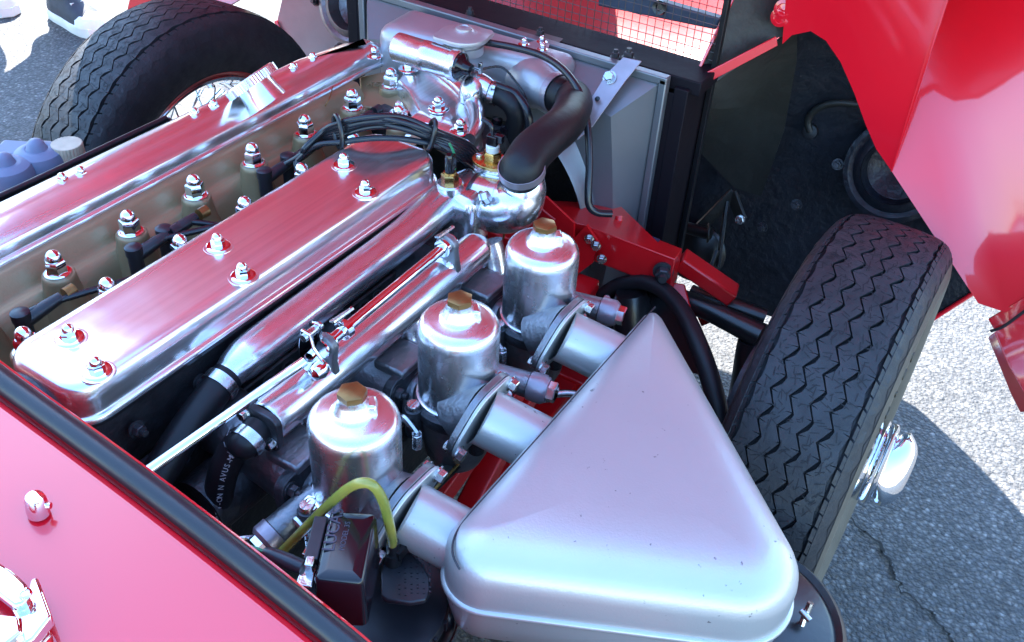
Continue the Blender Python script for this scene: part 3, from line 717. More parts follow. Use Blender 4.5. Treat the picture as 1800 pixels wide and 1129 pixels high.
TX0, TX1 = .625, .742
tank = thing("header_tank", "silver header tank with a winged filler cap, in front of the polished engine", "coolant tank", (.7, 0, .66))
poly = [(.690, -.140), (.750, -.146), (.740, .166), (.633, .158)]
obj("tank_body", MB().loft(poly, [(.012, .640), (.003, .646), (0, .655), (0, .733), (.002, .743), (.008, .751), (.018, .7555), (.03, .757)], [.012, .02, .02, .022], bottom=True), M_TANK, tank)
OUT = [Vector(q) for q in ((.705, -.085, .712), (.688, -.108, .716), (.676, -.132, .719), (.668, -.160, .721))]
sw = MB(); sw.tube(OUT, [.042, .037, .028, .0262], 28); obj("outlet_pipe", sw, M_TANK, tank)
cpos = at(815, 60, z=.782); F = frame((cpos.x, cpos.y, .7555), (0, 0, 1))
obj("filler_neck", MB().lathe([(.030, 0), (.030, .012), (.027, .013), (.027, .022), (.031, .024)], F, 36), M_TANK, tank)
capm = MB()
def capf(u, v):
    a = 2 * pi * v; ears = .0085 * max(0, cos(2 * (a - 2.45))) ** 6
    rs = [(0, .0345), (.008, .034), (.0125, .0335), (.013, .033), (.016, .0315), (.026, .030), (.0335, .0285), (.0365 + ears, .027), (.0375 + ears, .024), (.037 + ears, .021), (.034, .0205)]
    r, z = rs[int(round(u * 10))]; return (r * cos(a), r * sin(a), z)
capm.grid(capf, 10, 72, F); cap_ = obj("filler_cap", capm, M_TANK, tank)
obj("cap_rivet", MB().lathe([(.012, .033), (.0115, .0365), (.007, .038), (.006, .0365), (.0, .0362)], F, 24), M_TANK, cap_)
for x, y in ((921, 79), (952, 75), (953, 88)): put("screw", T_STUD, tank, at(x, y, z=.7572), scale=.75)
bp = MB(); bp.sheet([at(x, y, z=.7578) for x, y in ((908, 82), (948, 70), (966, 78), (962, 92), (940, 96))], .0016); obj("bleed_plate", bp, M_STRAP, tank)
ov = thing("overflow_tube", "thin black overflow tube arching down from the filler neck past the shroud", "rubber tube", cpos)
obj("tube", MB().tube([at(x, y, z=z) for x, y, z in ((840, 72, .770), (868, 77, .772), (905, 84, .775), (950, 97, .777), (985, 118, .775), (1012, 150, .765), (1027, 190, .745), (1034, 235, .72), (1036, 290, .685), (1034, 335, .655), (1036, 362, .635), (1050, 374, .625), (1075, 376, .622))], .0052, 12), M_LEAD, ov)

coil = thing("ignition_coil", "silver cylindrical ignition coil lying against the header tank", "ignition coil", at(760, 100, z=.745))
c0 = at(697, 82, z=.752); c1 = at(808, 117, z=.752); ax = (c1 - c0); Lc = ax.length; F = frame(c0, ax)
obj("can", MB().lathe([(.019, 0), (.0215, .003), (.0215, Lc * .42), (.0222, Lc * .43), (.0222, Lc * .56), (.0215, Lc * .57), (.0215, Lc * .88), (.0236, Lc * .90), (.0236, Lc * .98), (.021, Lc)], F, 36), M_SPUN, coil)
obj("end_cap", MB().lathe([(.020, Lc), (.020, Lc + .004), (.016, Lc + .007), (.010, Lc + .013), (.008, Lc + .020), (.0, Lc + .021)], F, 30), M_BAKE, coil)
e = F @ Vector((.016, -.004, Lc + .008))
obj("terminal", MB().hexa(.009, 0, .006, frame(e, ax)).lathe([(.003, 0), (.003, .018)], frame(e, ax), 10).box((0, .003, .017), (.004, .016, .006), frame(e, ax)), M_ZINC, coil, bevel=.0005)
obj("wire", MB().tube([e + ax.normalized() * .016, at(880, 118, z=.745), at(905, 142, z=.735), at(925, 175, z=.715), at(930, 215, z=.69)], .0018, 8), M_LEAD, coil)

# hoses at the front of the engine
th = thing("top_hose", "fat black rubber top hose curling from thermostat elbow to header tank", "rubber hose", at(985, 200, z=.74))
o0 = OUT[2].lerp(OUT[3], .2)
path = [at(918, 306, z=.726), at(917, 297, z=.735), at(935, 268, z=.745), at(962, 243, z=.75), at(992, 218, z=.748), at(1007, 190, z=.738), OUT[3] + Vector((-.006, -.020, .003)), OUT[3], o0]
obj("hose", MB().tube(path, [.0275, .0275, .0272, .0262, .0258, .0262, .0272, .028, .0275], 24), M_RUB, th)
mb = MB(); clampband(mb, path[0].lerp(path[1], .9), path[1] - path[0], .0286, .011); obj("hose_clamp", mb, M_STRAP, th)
mb = MB(); clampband(mb, OUT[2].lerp(OUT[3], .55), OUT[3] - OUT[2], .0290, .011); obj("hose_clamp", mb, M_STRAP, th)
bh = thing("bypass_hose", "small black hose dropping from the silver breather elbow", "rubber hose", at(900, 190, z=.70))
path = [at(862, 162, z=.715), at(886, 170, z=.713), at(903, 186, z=.705), at(910, 210, z=.685), at(900, 245, z=.65), at(892, 270, z=.62)]
obj("hose", MB().tube(path, .0165, 18), M_RUB, bh)
mb = MB(); clampband(mb, path[0].lerp(path[1], .3), path[1] - path[0], .0172, .009); F = frame(path[0].lerp(path[1], .3), path[1] - path[0])
hc_ = obj("hose_clamp", mb, M_ZINC, bh); put("bolt", T_BOLT, bh, F @ Vector((-.012, .016, 0)), F.to_3x3() @ Vector((0, 0, 1)), scale=.7)
path2 = [at(870, 150, z=.73), at(905, 165, z=.722), at(925, 192, z=.71), at(930, 230, z=.68), at(915, 275, z=.64)]
obj("vacuum_pipe", MB().tube(path2, .0062, 12), M_LEAD, bh)
obj("red_wire", MB().tube([at(915, 190, z=.70), at(925, 205, z=.695), at(933, 220, z=.69)], .0018, 6), M_REDW, bh)

# ------------------------------------------------------------------ cylinder head and its cap nuts
NX0, NP_, NY1, NY0 = 0.0, .102, .1009, .0153
head = thing("cylinder_head", "gold painted cylinder head between the two polished cam covers, with chrome cap nuts", "cylinder head", (.2, .06, .6))
def hz(x, y):
    yy = (y - .0581)
    w = abs(yy)
    base = .612 + .004 * sin(x * 60)
    t = max(0, min(1, (w - .018) / .040)); s = t * t * (3 - 2 * t)
    z = base + (.664 - base) * s
    k = (x / NP_) - .5; d = abs(k - round(k)) * NP_
    well = max(0, 1 - (d / .034) ** 2) * max(0, 1 - (w / .045) ** 2); z -= .020 * well
    if w > .062: z = .6645 + (w - .062) * .05
    if w > .066: z = min(.690, .6647 + (w - .066) * 1.6)
    return z
def hfn(u, v):
    x = -.21 + .78 * u; y = -.045 + .21 * v
    return (x, y, hz(x, y))
obj("casting", MB().grid(hfn, 200, 80), M_GOLD, head, sharp=50)
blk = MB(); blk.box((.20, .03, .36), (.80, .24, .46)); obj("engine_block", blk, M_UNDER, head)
def boss(x, y):
    m = MB(); prof = [(.026, -.045), (.0225, -.030), (.0195, -.018), (.0185, -.006), (.0182, -.0015), (.0168, 0)]
    m.lathe(prof, Matrix.Translation((x, y, .6835)), 28); return m
bme = template("nut_boss", MB().lathe([(.031, -.055), (.0245, -.036), (.0205, -.020), (.0187, -.006), (.0182, -.0015), (.0168, 0)], None, 28), M_GOLD)
for r, yy in ((0, NY1), (1, NY0)):
    for i in range(-1, 7):
        if r == 1 and i > 5: continue
        x = i * NP_ if i < 6 else i * NP_ - .01
        if i == 6: yy2 = yy - .0
        put("nut_boss", bme, head, (x, yy, .6835))
        put("cap_nut", T_CAP, head, (x, yy, .6835), x=(cos(i * 1.3), sin(i * 1.3), 0))
# front wall of the head with cast figures
fwm = MB(); fwm.sheet([at(x, y, z=z) for x, y, z in ((633, 140, .672), (690, 128, .686), (712, 148, .684), (738, 182, .672), (722, 208, .664), (635, 192, .658))], .012); obj("front_wall", fwm, M_GOLD, head, bevel=.003)
F = frame(at(643, 150, z=.6805), (-.12, .10, 1), at(690, 160, z=.68) - at(643, 150, z=.6805))
text("cast_figures", "REAM.9", .018, M_GOLD, head, F, ext=.0012)
put("cap_nut", T_STUD, head, at(701, 199, z=.672), scale=1.25)
put("dome_nut", T_STUD, head, at(700, 196, z=.674), (0, 0, 1), scale=.3)
gsk = MB(); gsk.tube([(-.2, .1515, .6892), (.60, .1515, .6892)], .0016, 6, smooth=1); obj("gasket_edge", gsk, M_BLACK, head)
wr_ = MB(); wr_.tube([at(585, 152, z=.70), at(577, 178, z=.69), at(560, 200, z=.672), at(548, 208, z=.668)], .0009, 6); obj("lock_wire", wr_, M_COPPER, head)

# polished cam covers
def cover_profile(h, top_in): return [(-.0045, 0), (-.0045, .0045), (-.003, .0058), (0, .0065), (.0008, h * .55), (.0022, h * .80), (.0055, h * .93), (.010, h * .985), (top_in, h)]
ic = thing("cam_cover", "polished intake cam cover nearest the carburettors, with six dome nuts", "cam cover", (.12, -.06, .69), "polished cam covers")
ICP = [(-.150, -.124), (.415, -.128), (.415, -.012), (-.150, -.014)]
obj("cover", MB().loft(ICP, cover_profile(.042, .016), [.030, .03, .03, .034], Matrix.Translation((0, 0, .688)), seg=10), M_POL, ic, sharp=55)
for (x, y) in ((124, 590), (172, 648), (384, 428), (428, 480), (605, 285), (643, 333)):
    p = at(x, y + 6, z=.730); put("washer", template("washer", MB().lathe([(.0165, -.001), (.0160, .0004), (.0135, .0008), (.0118, .0002), (.006, .0001)], None, 28), M_POL), ic, p)
    put("dome_nut", T_STUD, ic, p + Vector((0, 0, .0004)), x=(1, random.random(), 0), scale=1.12)
obj("gasket_edge", MB().loft(ICP, [(-.0052, .6845), (-.0052, .688), (-.001, .688)], [.030, .03, .03, .034], top=False), M_BLACK, ic)
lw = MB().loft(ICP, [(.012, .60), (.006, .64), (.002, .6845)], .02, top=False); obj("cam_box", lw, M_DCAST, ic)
for i in range(7): put("stud_nut", T_DBOLT, ic, (-.10 + i * .083, -.129, .655), (0, -1, .1), scale=.9)
bk = MB(); F = frame((-.155, -.06, .672), (-1, 0, .1)); bk.lathe([(.050, -.01), (.050, .006), (.042, .010), (.040, .004), (.018, .004), (.016, .022), (.0, .024)], F, 32)
obj("rear_drive_cap", bk, M_DCAST, ic)
bk = MB()
for i in range(3): bk.tube([F @ Vector((.016 * cos(i * 2.1), .016 * sin(i * 2.1), .010)), F @ Vector((.040 * cos(i * 2.1), .040 * sin(i * 2.1), .008))], .0035, 8, smooth=1)
obj("cap_rib", bk, M_CAST, ic)

ec = thing("cam_cover", "polished exhaust cam cover with a knurled oil filler cap, farther from the carburettors", "cam cover", (.2, .19, .69), "polished cam covers")
EP = [(-.150, .155), (.575, .155), (.632, .118), (.66, .150), (.630, .215), (.56, .232), (-.150, .232)]
EP = [(-.150, .155), (.50, .155), (.600, .132), (.640, .118), (.668, .148), (.632, .215), (.56, .232), (-.150, .232)]
EP = [(-.150, .155), (.642, .118), (.668, .150), (.630, .216), (.53, .232), (-.150, .232)]
EP = [(-.150, .1545), (.60, .1545), (.655, .150), (.668, .165), (.630, .216), (.53, .232), (-.150, .232)]
obj("cover", MB().loft(EP, [(-.0045, 0), (-.0045, .0045), (-.003, .0058), (0, .0065), (.0004, .018), (.003, .0225), (.008, .0265), (.015, .0302), (.024, .0335), (.033, .0352)], [.036, .036, .02, .03, .036, .036, .036], Matrix.Translation((0, 0, .690)), seg=8), M_POL, ec, sharp=55)
oc = at(447, 150, z=.748); F = frame(oc, (-.12, .60, .77))
obj("filler_base", MB().lathe([(.030, -.030), (.027, -.014), (.026, -.006), (.026, .0)], F, 36), M_POL, ec)
kn = MB(); kp = []
for i in range(120): r = .0385 + (.0008 if i % 2 else 0); kp.append((r * cos(2 * pi * i / 120), r * sin(2 * pi * i / 120)))
kn.prism(kp, 0, .011, F); kn.lathe([(.037, .011), (.035, .0128), (.030, .013), (.0, .0135)], F, 48)
obj("oil_filler_cap", kn, M_SPUN, ec, sharp=20)
for (x, y) in ((113, 318), (145, 306), (345, 202), (378, 188), (518, 121), (552, 103), (659, 92)):
    p = at(x, y + 8, z=.717); put("dome_nut", T_STUD, ec, p, (0, .05, 1), scale=1.1)

# polished breather cover across the front of the head
bc = thing("breather_cover", "curved polished breather cover at the engine's front, below the silver coil", "engine cover", at(770, 180, z=.69))
BQ = [at(x, y, z=.700) for x, y in ((697, 140), (724, 104), (768, 120), (812, 150), (842, 188), (846, 225), (828, 250), (800, 250), (756, 222), (712, 214), (735, 196), (716, 160))]
top = [(p.x, p.y) for p in BQ]
cx = sum(p[0] for p in top) / len(top); cy = sum(p[1] for p in top) / len(top)
def shr_(k, z): return [Vector((cx + (x - cx) * k, cy + (y - cy) * k, z)) for x, y in top]
m = MB(); n = len(top); LV = [shr_(1.05, .672), shr_(1.05, .678), shr_(1.0, .680), shr_(.99, .694), shr_(.95, .700), shr_(.90, .702)]
vs = [p for l in LV for p in l]
m.add(vs, [(k * n + i, k * n + (i + 1) % n, (k + 1) * n + (i + 1) % n, (k + 1) * n + i) for k in range(5) for i in range(n)] + [tuple(5 * n + i for i in range(n))])
o = obj("cover", m, M_POL, bc, bevel=.003, sharp=60)
m = MB(); rp = [at(x, y, z=.7025) for x, y in ((720, 108), (765, 124), (808, 155), (835, 190), (838, 222), (826, 244))]
m.tube(rp, [.006, .010, .012, .012, .011, .008], 16); obj("raised_rib", m, M_POL, bc)
for (x, y) in ((718, 122), (771, 192), (810, 232), (742, 150)):
    if x != 742: put("dome_nut", T_STUD, bc, at(x, y, z=.704), (-.05, .0, 1), scale=1.35); 
put("washer", bpy.data.meshes["washer"], bc, at(771, 192, z=.7042), scale=.8)
el = MB(); el.tube([at(828, 178, z=.700), at(830, 160, z=.715), at(838, 148, z=.722), at(852, 152, z=.720), at(866, 163, z=.714)], [.019, .0185, .018, .016, .0145], 18)
obj("breather_elbow", el, M_PIPE, bc)
obj("timing_case", MB().box((.585, .0, .55), (.10, .22, .24)), M_DCAST, bc, bevel=.02)

# ------------------------------------------------------------------ ignition leads
lead = thing("ignition_leads", "bundle of black ignition leads draped over the front of the intake cam cover", "ignition leads", at(650, 210, z=.74))
random.seed(11)
plugs = [(44, 578), (240, 462), (293, 428), (467, 325), (508, 298), (615, 236)]
LR = .0039
for k, (px, py) in enumerate(plugs):
    b = at(px, py, z=.672); j = [random.uniform(-1, 1) for _ in range(12)]
    o = Vector((0, .0, 0))
    off = (k - 2.5)
    run = []
    run.append(b + Vector((.004, 0, .012)))
    run.append(b + Vector((.03, -.004, .016)))
    bx = b.x
    for x in (.10, .20, .30):
        if x > bx + .06: run.append(Vector((x, .030 + .005 * off + .003 * j[0], .676 + .004 * j[1] + .005 * (k % 2))))
    run += [at(528 + 3 * off, 274 - 3.2 * off, z=.705 + .003 * off), at(562 + 2 * off, 240 - 3.6 * off, z=.730 + .004 * off), at(596, 228 - 4.6 * off, z=.746 + .004 * off), at(650, 214 - 4.0 * off + 3 * j[3], z=.760 + .004 * off), at(706, 217 - 3.4 * off + 3 * j[4], z=.758 + .003 * off), at(766 + 2 * off, 240 - 3.2 * off, z=.742 + .003 * off), at(812 + 5 * off, 262 - 3 * off, z=.722), at(838 + 5 * off, 290, z=.690), at(846 + 4 * off, 318, z=.655)]
    obj("lead", MB().tube(run, LR, 10, smooth=6), M_LEAD, lead)
    boot = MB(); boot.lathe([(.0088, -.03), (.0088, .012), (.0100, .012), (.0100, .022), (.0075, .0235)], Matrix.Translation(b), 18)
    boot.tube([b + Vector((0, 0, .008)), b + Vector((.028, -.0035, .014)), b + Vector((.045, -.005, .016))], [.0085, .0075, .0062], 14, smooth=1)
    obj("plug_cap", boot, M_SATIN, lead)
    tg = MB(); tg.lathe([(.0072, 0), (.0074, .012)], frame(b + Vector((.05, -.005, .0165)), (1, -.03, .03)), 12); obj("sleeve", tg, M_COPPER if k in (0, 2) else M_SATIN, lead)
extra = [at(x, y, z=z) for x, y, z in ((524, 282, .70), (556, 256, .725), (600, 250, .735), (660, 243, .742), (720, 246, .738), (780, 262, .725), (830, 296, .69))]
obj("lead", MB().tube(extra, LR, 10), M_LEAD, lead)
for a, b2 in (((584, 205), (604, 258)), ((770, 214), (744, 262))):
    p0 = at(*a, z=.765); p1 = at(*b2, z=.728); c = (p0 + p1) / 2; d = (p1 - p0); F = frame(c, Vector((1, -.45, -.1)) if a[0] < 700 else Vector((.9, -.7, -.3)), d)
    m = MB(); N_ = 26; L_ = d.length / 2 * 1.02
    m.tube([F @ Vector((L_ * cos(2 * pi * i / N_), .011 * sin(2 * pi * i / N_), 0)) for i in range(N_ + 1)], .0032, 8, smooth=1, cap=False); obj("cable_clip", m, M_BLACK, lead)
dist = thing("distributor", "black distributor cap below the leads at the front of the engine", "distributor", at(838, 300, z=.63))
F = frame(at(842, 300, z=.60), (.1, -.1, 1))
obj("cap", MB().lathe([(.040, 0), (.042, .02), (.036, .05), (.022, .06), (.0, .062)], F, 28), M_BAKE, dist)
for i in range(6): obj("tower", MB().lathe([(.009, .04), (.008, .078), (.0, .08)], F @ Matrix.Translation((.027 * cos(i * 1.047), .027 * sin(i * 1.047), 0)), 14), M_BAKE, dist)

# ------------------------------------------------------------------ water manifold with thermostat housing
wm = thing("water_manifold", "long polished water pipe along the cam cover ending in a thermostat elbow", "coolant pipe", (.2, -.15, .66))
y0 = -.150
obj("pipe", MB().tube([(-.005, y0, .660), (.004, y0, .661), (.02, y0, .664), (.05, y0, .666), (.18, y0, .668), (.30, y0, .670), (.385, y0 + .002, .676), (.41, y0 - .01, .678)], [.0155, .0165, .0205, .0225, .0225, .0228, .025, .026], 28), M_PIPE, wm)
for i, x in enumerate((.09, .215, .33)):
    m = MB(); m.tube([(x, y0 + .002, .662), (x - .003, y0 + .02, .648), (x - .005, y0 + .045, .630)], [.017, .019, .024], 18); obj("branch", m, M_PIPE, wm)
    put("bolt", T_BOLT, wm, (x - .03, y0 + .012, .645), (0, -1, .4), scale=.9)
fb = at(790, 318, z=.70)
hs = MB(); hp = [at(x, y, z=.700) for x, y in ((775, 330), (830, 362), (862, 330), (842, 296), (822, 288), (792, 300))]
top = [(p.x, p.y) for p in hp]
def ccw(pl):
    a = sum(pl[i][0] * pl[(i + 1) % len(pl)][1] - pl[(i + 1) % len(pl)][0] * pl[i][1] for i in range(len(pl))); return pl if a > 0 else pl[::-1]
hs.loft(ccw(top), [(.0, .630), (0, .680), (.002, .692), (.006, .698), (.012, .700)], .012, seg=5)
obj("housing", hs, M_PIPE, wm, sharp=60)
gs = MB(); F = frame(at(838, 352, z=.672), at(900, 372, z=.672) - at(838, 352, z=.672)); gs.lathe([(.037, -.003), (.0385, -.003), (.0385, .0), (.037, 0)], F, 32); obj("gasket_edge", gs, M_BLACK, wm)
eb = [at(836, 350, z=.672), at(856, 356, z=.672), at(886, 362, z=.674), at(908, 356, z=.684), at(920, 336, z=.700), at(920, 315, z=.716), at(917, 292, z=.735)]
obj("thermostat_elbow", MB().tube(eb, [.036, .0365, .0365, .0345, .029, .0262, .0255], 28), M_PIPE, wm)
put("bolt", T_BOLT, wm, at(848, 350, z=.70), (.35, -.75, .5), scale=1.25)
put("bolt", T_BOLT, wm, at(944, 322, z=.70), (.35, -.75, .5), scale=.7)
pb = at(866, 285, z=.716); F = frame(pb, (-.06, 0, 1), at(890, 292, z=.716) - pb)
pl = MB(); pl.lathe([(.0275, -.012), (.0275, -.002), (.027, -.0015)], F @ Matrix.Diagonal((1, .68, 1, 1)), 32); obj("sensor_boss", pl, M_PIPE, wm)
pl = MB(); pl.lathe([(.0285, -.0012), (.0285, .0018), (.0275, .0024)], F @ Matrix.Diagonal((1, .70, 1, 1)), 36); obj("sensor_plate", pl, M_BRASS, wm)
sn = MB(); sn.hexa(.0215, .002, .017, F); sn.lathe([(.012, .002), (.012, .004)], F, 24); so = obj("temperature_sensor", sn, M_BRASS, wm)
obj("insulator", MB().lathe([(.0088, .016), (.0088, .025), (.0078, .026)], F, 24), M_WHITE, so)
cn = MB(); cn.box((0, 0, .033), (.014, .010, .014), F); cn.box((.008, .002, .036), (.012, .008, .010), F); cn.tube([F @ Vector((0, 0, .038)), F @ Vector((-.004, .002, .052)), F @ Vector((-.018, .004, .056))], .003, 8); obj("connector", cn, M_BAKE, so, bevel=.001)
for sx in (-.020, .020): put("screw", T_SCREW, wm, F @ Vector((sx, 0, .0018)), scale=.62)
pb = at(791, 320, z=.706); F = frame(pb, (-.05, 0, 1))
pl = MB(); pl.lathe([(.0185, -.02), (.0175, -.002), (.0155, 0)], F, 28); obj("sensor_boss", pl, M_PIPE, wm)
sn = MB(); sn.hexa(.0195, .0, .013, F); sn.lathe([(.0085, .013), (.0078, .016)], F, 20); so = obj("thermal_switch", sn, M_BRASS, wm)
cn = MB(); cn.lathe([(.0065, .015), (.006, .036), (.004, .040)], F, 16); cn.box((.003, -.004, .030), (.006, .004, .020), F); obj("connector", cn, M_BAKE, so)
obj("green_wire", MB().tube([F @ Vector((.007, -.003, .016)), F @ Vector((.008, -.002, .036)), F @ Vector((.006, .004, .052))], .0016, 6), M_GREENW, so)
heat = thing("heater_hose", "black heater hose clamped to the polished water pipe's rear end", "rubber hose", (-.05, -.152, .63))
hpth = [(.002, y0, .660), (-.02, y0 - .002, .655), (-.07, y0 - .006, .636), (-.13, y0 - .010, .602), (-.19, y0 - .012, .560)]
obj("hose", MB().tube(hpth, .0172, 18), M_RUB, heat)
mb = MB(); clampband(mb, (-.010, y0 - .001, .6575), (1, .08, .23), .0178, .012); hcl = obj("hose_clamp", mb, M_ZINC, heat)
F = frame((-.010, y0 - .001, .6575), (1, .08, .23))
sl = MB()
for i in range(14):
    a = -1.2 + i * .19; sl.box((.0191, 0, 0), (.0009, .0014, .007), F @ Matrix.Rotation(a, 4, 'Z'))
obj("clamp_slots", sl, M_BLACK, hcl)
put("bolt", T_BOLT, heat, F @ Vector((.008, .024, 0)), F.to_3x3() @ Vector((1, .3, 0)), scale=.7)

# ------------------------------------------------------------------ inlet manifold, balance pipe, throttle rod
man = thing("inlet_manifold", "dull cast inlet manifold between the cam cover and the carburettors", "inlet manifold", (.16, -.2, .6))
CXs = [-.018, .149, .316]; CY = -.336
for x in CXs:
    m = MB(); m.tube([(x + .012, -.12, .60), (x + .008, -.17, .603), (x + .002, -.23, .600), (x, -.275, .592)], [.040, .036, .033, .034], 22); obj("runner", m, M_CAST, man)
    fl = MB(); F = frame((x + .004, -.279, .592), (0, -1, .12), (1, 0, 0)); fl.loft([(-.052, -.043), (.052, -.043), (.052, .043), (-.052, .043)], [(.001, -.006), (0, -.005), (0, .005), (.001, .006)], .016, F, bottom=True); obj("flange", fl, M_DCAST, man)
    for a, b in ((-.040, .030), (.040, .030)): put("stud_nut", T_DBOLT, man, F @ Vector((a, b, .006)), (0, -1, .12), scale=.9)
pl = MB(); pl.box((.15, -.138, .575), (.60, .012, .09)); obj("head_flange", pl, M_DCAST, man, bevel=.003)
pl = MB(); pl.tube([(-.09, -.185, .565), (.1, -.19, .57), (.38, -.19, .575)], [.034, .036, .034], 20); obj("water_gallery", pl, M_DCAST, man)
for x in (-.075, .06, .09, .225, .25, .37): put("stud_nut", T_DBOLT, man, (x, -.145, .605), (0, -1, .3), scale=1.1)

hp_ = MB(); hp_.sheet([at(x, y, z=z) for x, y, z in ((832, 792, .552), (826, 806, .548), (760, 872, .538), (730, 862, .540), (790, 800, .550))], .003); obj("heat_plate", hp_, M_OLIVE, man)
hp_ = MB(); hp_.tube([at(832, 790, z=.555), at(800, 822, z=.55), at(756, 868, z=.542)], .0018, 8); obj("plate_edge", hp_, M_BRASS, man)
BY, BZ = -.2345, .668
bpz = thing("balance_pipe", "polished air balance pipe beside the carburettors carrying the throttle rod brackets", "air pipe", (.15, BY, BZ))
bm_ = MB(); bm_.tube([(-.030, BY, BZ), (-.02, BY, BZ), (.05, BY, BZ), (.2, BY, BZ), (.318, BY, BZ), (.334, BY, BZ), (.344, BY, BZ), (.350, BY, BZ)], [.0205, .0218, .022, .022, .0222, .021, .016, .007], 30); obj("pipe", bm_, M_PIPE, bpz)
for x in CXs:
    m = MB(); m.tube([(x + .045, BY, BZ - .005), (x + .042, BY - .012, BZ - .03), (x + .035, BY - .02, BZ - .06)], [.019, .017, .020], 18); obj("branch", m, M_PIPE, bpz)
em = MB(); em.loft([(-.024, -.022), (.024, -.022), (.024, .022), (-.024, .022)], [(.001, 0), (0, .001), (0, .007), (.001, .008)], .010, frame((-.032, BY, BZ - .001), (-1, 0, 0), (0, 1, 0)), bottom=True); obj("end_flange", em, M_DCAST, bpz, bevel=.0008)
for s in (-1, 1): put("bolt", T_BOLT, bpz, (-.0405, BY + s * .015, BZ + s * .011), (-1, 0, 0), scale=.9)
RDY, RDZ = -.236, .710
rod = thing("throttle_rod", "thin chromed throttle rod running above the balance pipe down to the bulkhead", "control rod", (.1, RDY, RDZ))
p_front = at(783, 433, z=.710); p_mid = at(552, 624, z=.710); p_back = at(240, 842, z=.680)
obj("front_rod", MB().tube([p_mid + (p_front - p_mid) * .06, p_front], .0062, 18, smooth=1), M_CHROME, rod)
obj("rear_rod", MB().tube([p_back + (p_back - p_mid) * .15, p_mid + (p_back - p_mid) * .06], .0052, 18, smooth=1), M_CHROME, rod)
dr_ = (p_front - p_mid).normalized()
for f in (.22, 1.0):
    c = p_mid.lerp(p_front, f - .015); F = frame(c, dr_)
    cl = obj("collar", MB().lathe([(.0065, -.005), (.0105, -.004), (.0105, .004), (.0065, .005)], F, 24), M_CHROME, rod)
    m = MB(); m.sheet([F @ Vector(q) for q in ((.004, .010, 0), (.010, .003, 0), (-.010, .034, 0), (-.014, .032, 0))], .003)
    m.sheet([F @ Vector(q) for q in ((-.008, .030, 0), (-.014, .034, 0), (-.014, .036, -.03), (-.008, .034, -.03))], .002)
    obj("return_clip", m, M_ZINC, rod)
# fork bracket and lever half way along
bA = at(580, 625, z=.692)
fk = MB(); fdir = (p_front - p_mid).normalized(); F = frame(p_mid, fdir, (0, 0, 1))   # local x up, y sideways
def fork(pts, z0, th=.004):
    m = MB(); m.sheet([F @ Vector((a, b, z0)) for a, b in pts], th); return m
obj("lever_plate", fork([(.034, -.007), (.033, .004), (.016, .007), (.004, .018), (-.010, .019), (-.018, .010), (-.018, -.008), (-.006, -.012), (.012, -.012)], -.006), M_CHROME, rod, bevel=.0012)
obj("lever_plate", fork([(.030, -.009), (.031, .001), (.014, .001), (.008, -.006), (.006, -.018), (-.006, -.024), (-.014, -.016), (-.010, -.010), (.004, -.010), (.012, -.004)], .010), M_CHROME, rod, bevel=.0012)
obj("lever_pin", MB().tube([F @ Vector((.026, -.003, -.010)), F @ Vector((.026, -.003, .016))], .0042, 14, smooth=1), M_ZINC, rod)
obj("ball_joint", MB().lathe([(.0, -.011), (.007, -.008), (.0095, 0), (.007, .008), (.0, .011)], frame(F @ Vector((-.006, .014, -.010)), fdir), 20), M_CHROME, rod)
for f in (.06, 1.0):
    c = p_mid.lerp(p_front, f); G = frame((c.x + .004, BY, 0), (1, 0, 0), (0, 1, 0))
    ey, ez = c.y - BY, c.z; out = []
    for a in range(-4, 13): q = a * pi / 12 + pi / 12 * .5; out.append((ey + .0135 * cos(q), ez + .0135 * sin(q)))
    out += [(-.017, BZ + .024), (-.0195, BZ + .008), (.0195, BZ + .008), (.017, BZ + .024)]
    m = MB(); m.prism(out, -.0045, .0045, G); obj("support_bracket", m, M_CAST, bpz, bevel=.0016)
    m = MB(); m.lathe([(.0068, -.0075), (.0105, -.0075), (.0105, .0075), (.0068, .0075)], frame((c.x + .004, c.y, c.z), (1, 0, 0)), 24); obj("bearing_eye", m, M_CHROME, bpz)
    m = MB(); m.box((c.x + .004, BY, BZ + .012), (.026, .030, .026)); obj("bracket_foot", m, M_PIPE, bpz, bevel=.008)
bhs = thing("breather_hose", "black lettered hose curving down from the balance pipe's rear end", "rubber hose", at(400, 820, z=.6))
bpth = [Vector((-.040, BY, BZ)), Vector((-.060, BY - .001, BZ - .004)), at(420, 778, z=.648), at(396, 820, z=.620), at(384, 870, z=.585), at(380, 930, z=.545), at(388, 1000, z=.50)]
obj("hose", MB().tube(bpth, .0150, 20), M_RUB, bhs)
F = frame(Vector((-.056, BY - .001, BZ - .003)), (1, 0, .2)); mb = MB(); clampband(mb, Vector((-.056, BY - .001, BZ - .003)), (1, 0, .2), .0157, .011); hcl = obj("hose_clamp", mb, M_ZINC, bhs)
sl = MB()
for i in range(12): sl.box((.0170, 0, 0), (.0009, .0013, .0065), F @ Matrix.Rotation(-2.6 + i * .24, 4, 'Z'))
obj("clamp_slots", sl, M_BLACK, hcl)
put("bolt", T_BOLT, bhs, at(459, 770, z=.652), (0, -.6, .6), scale=.9)
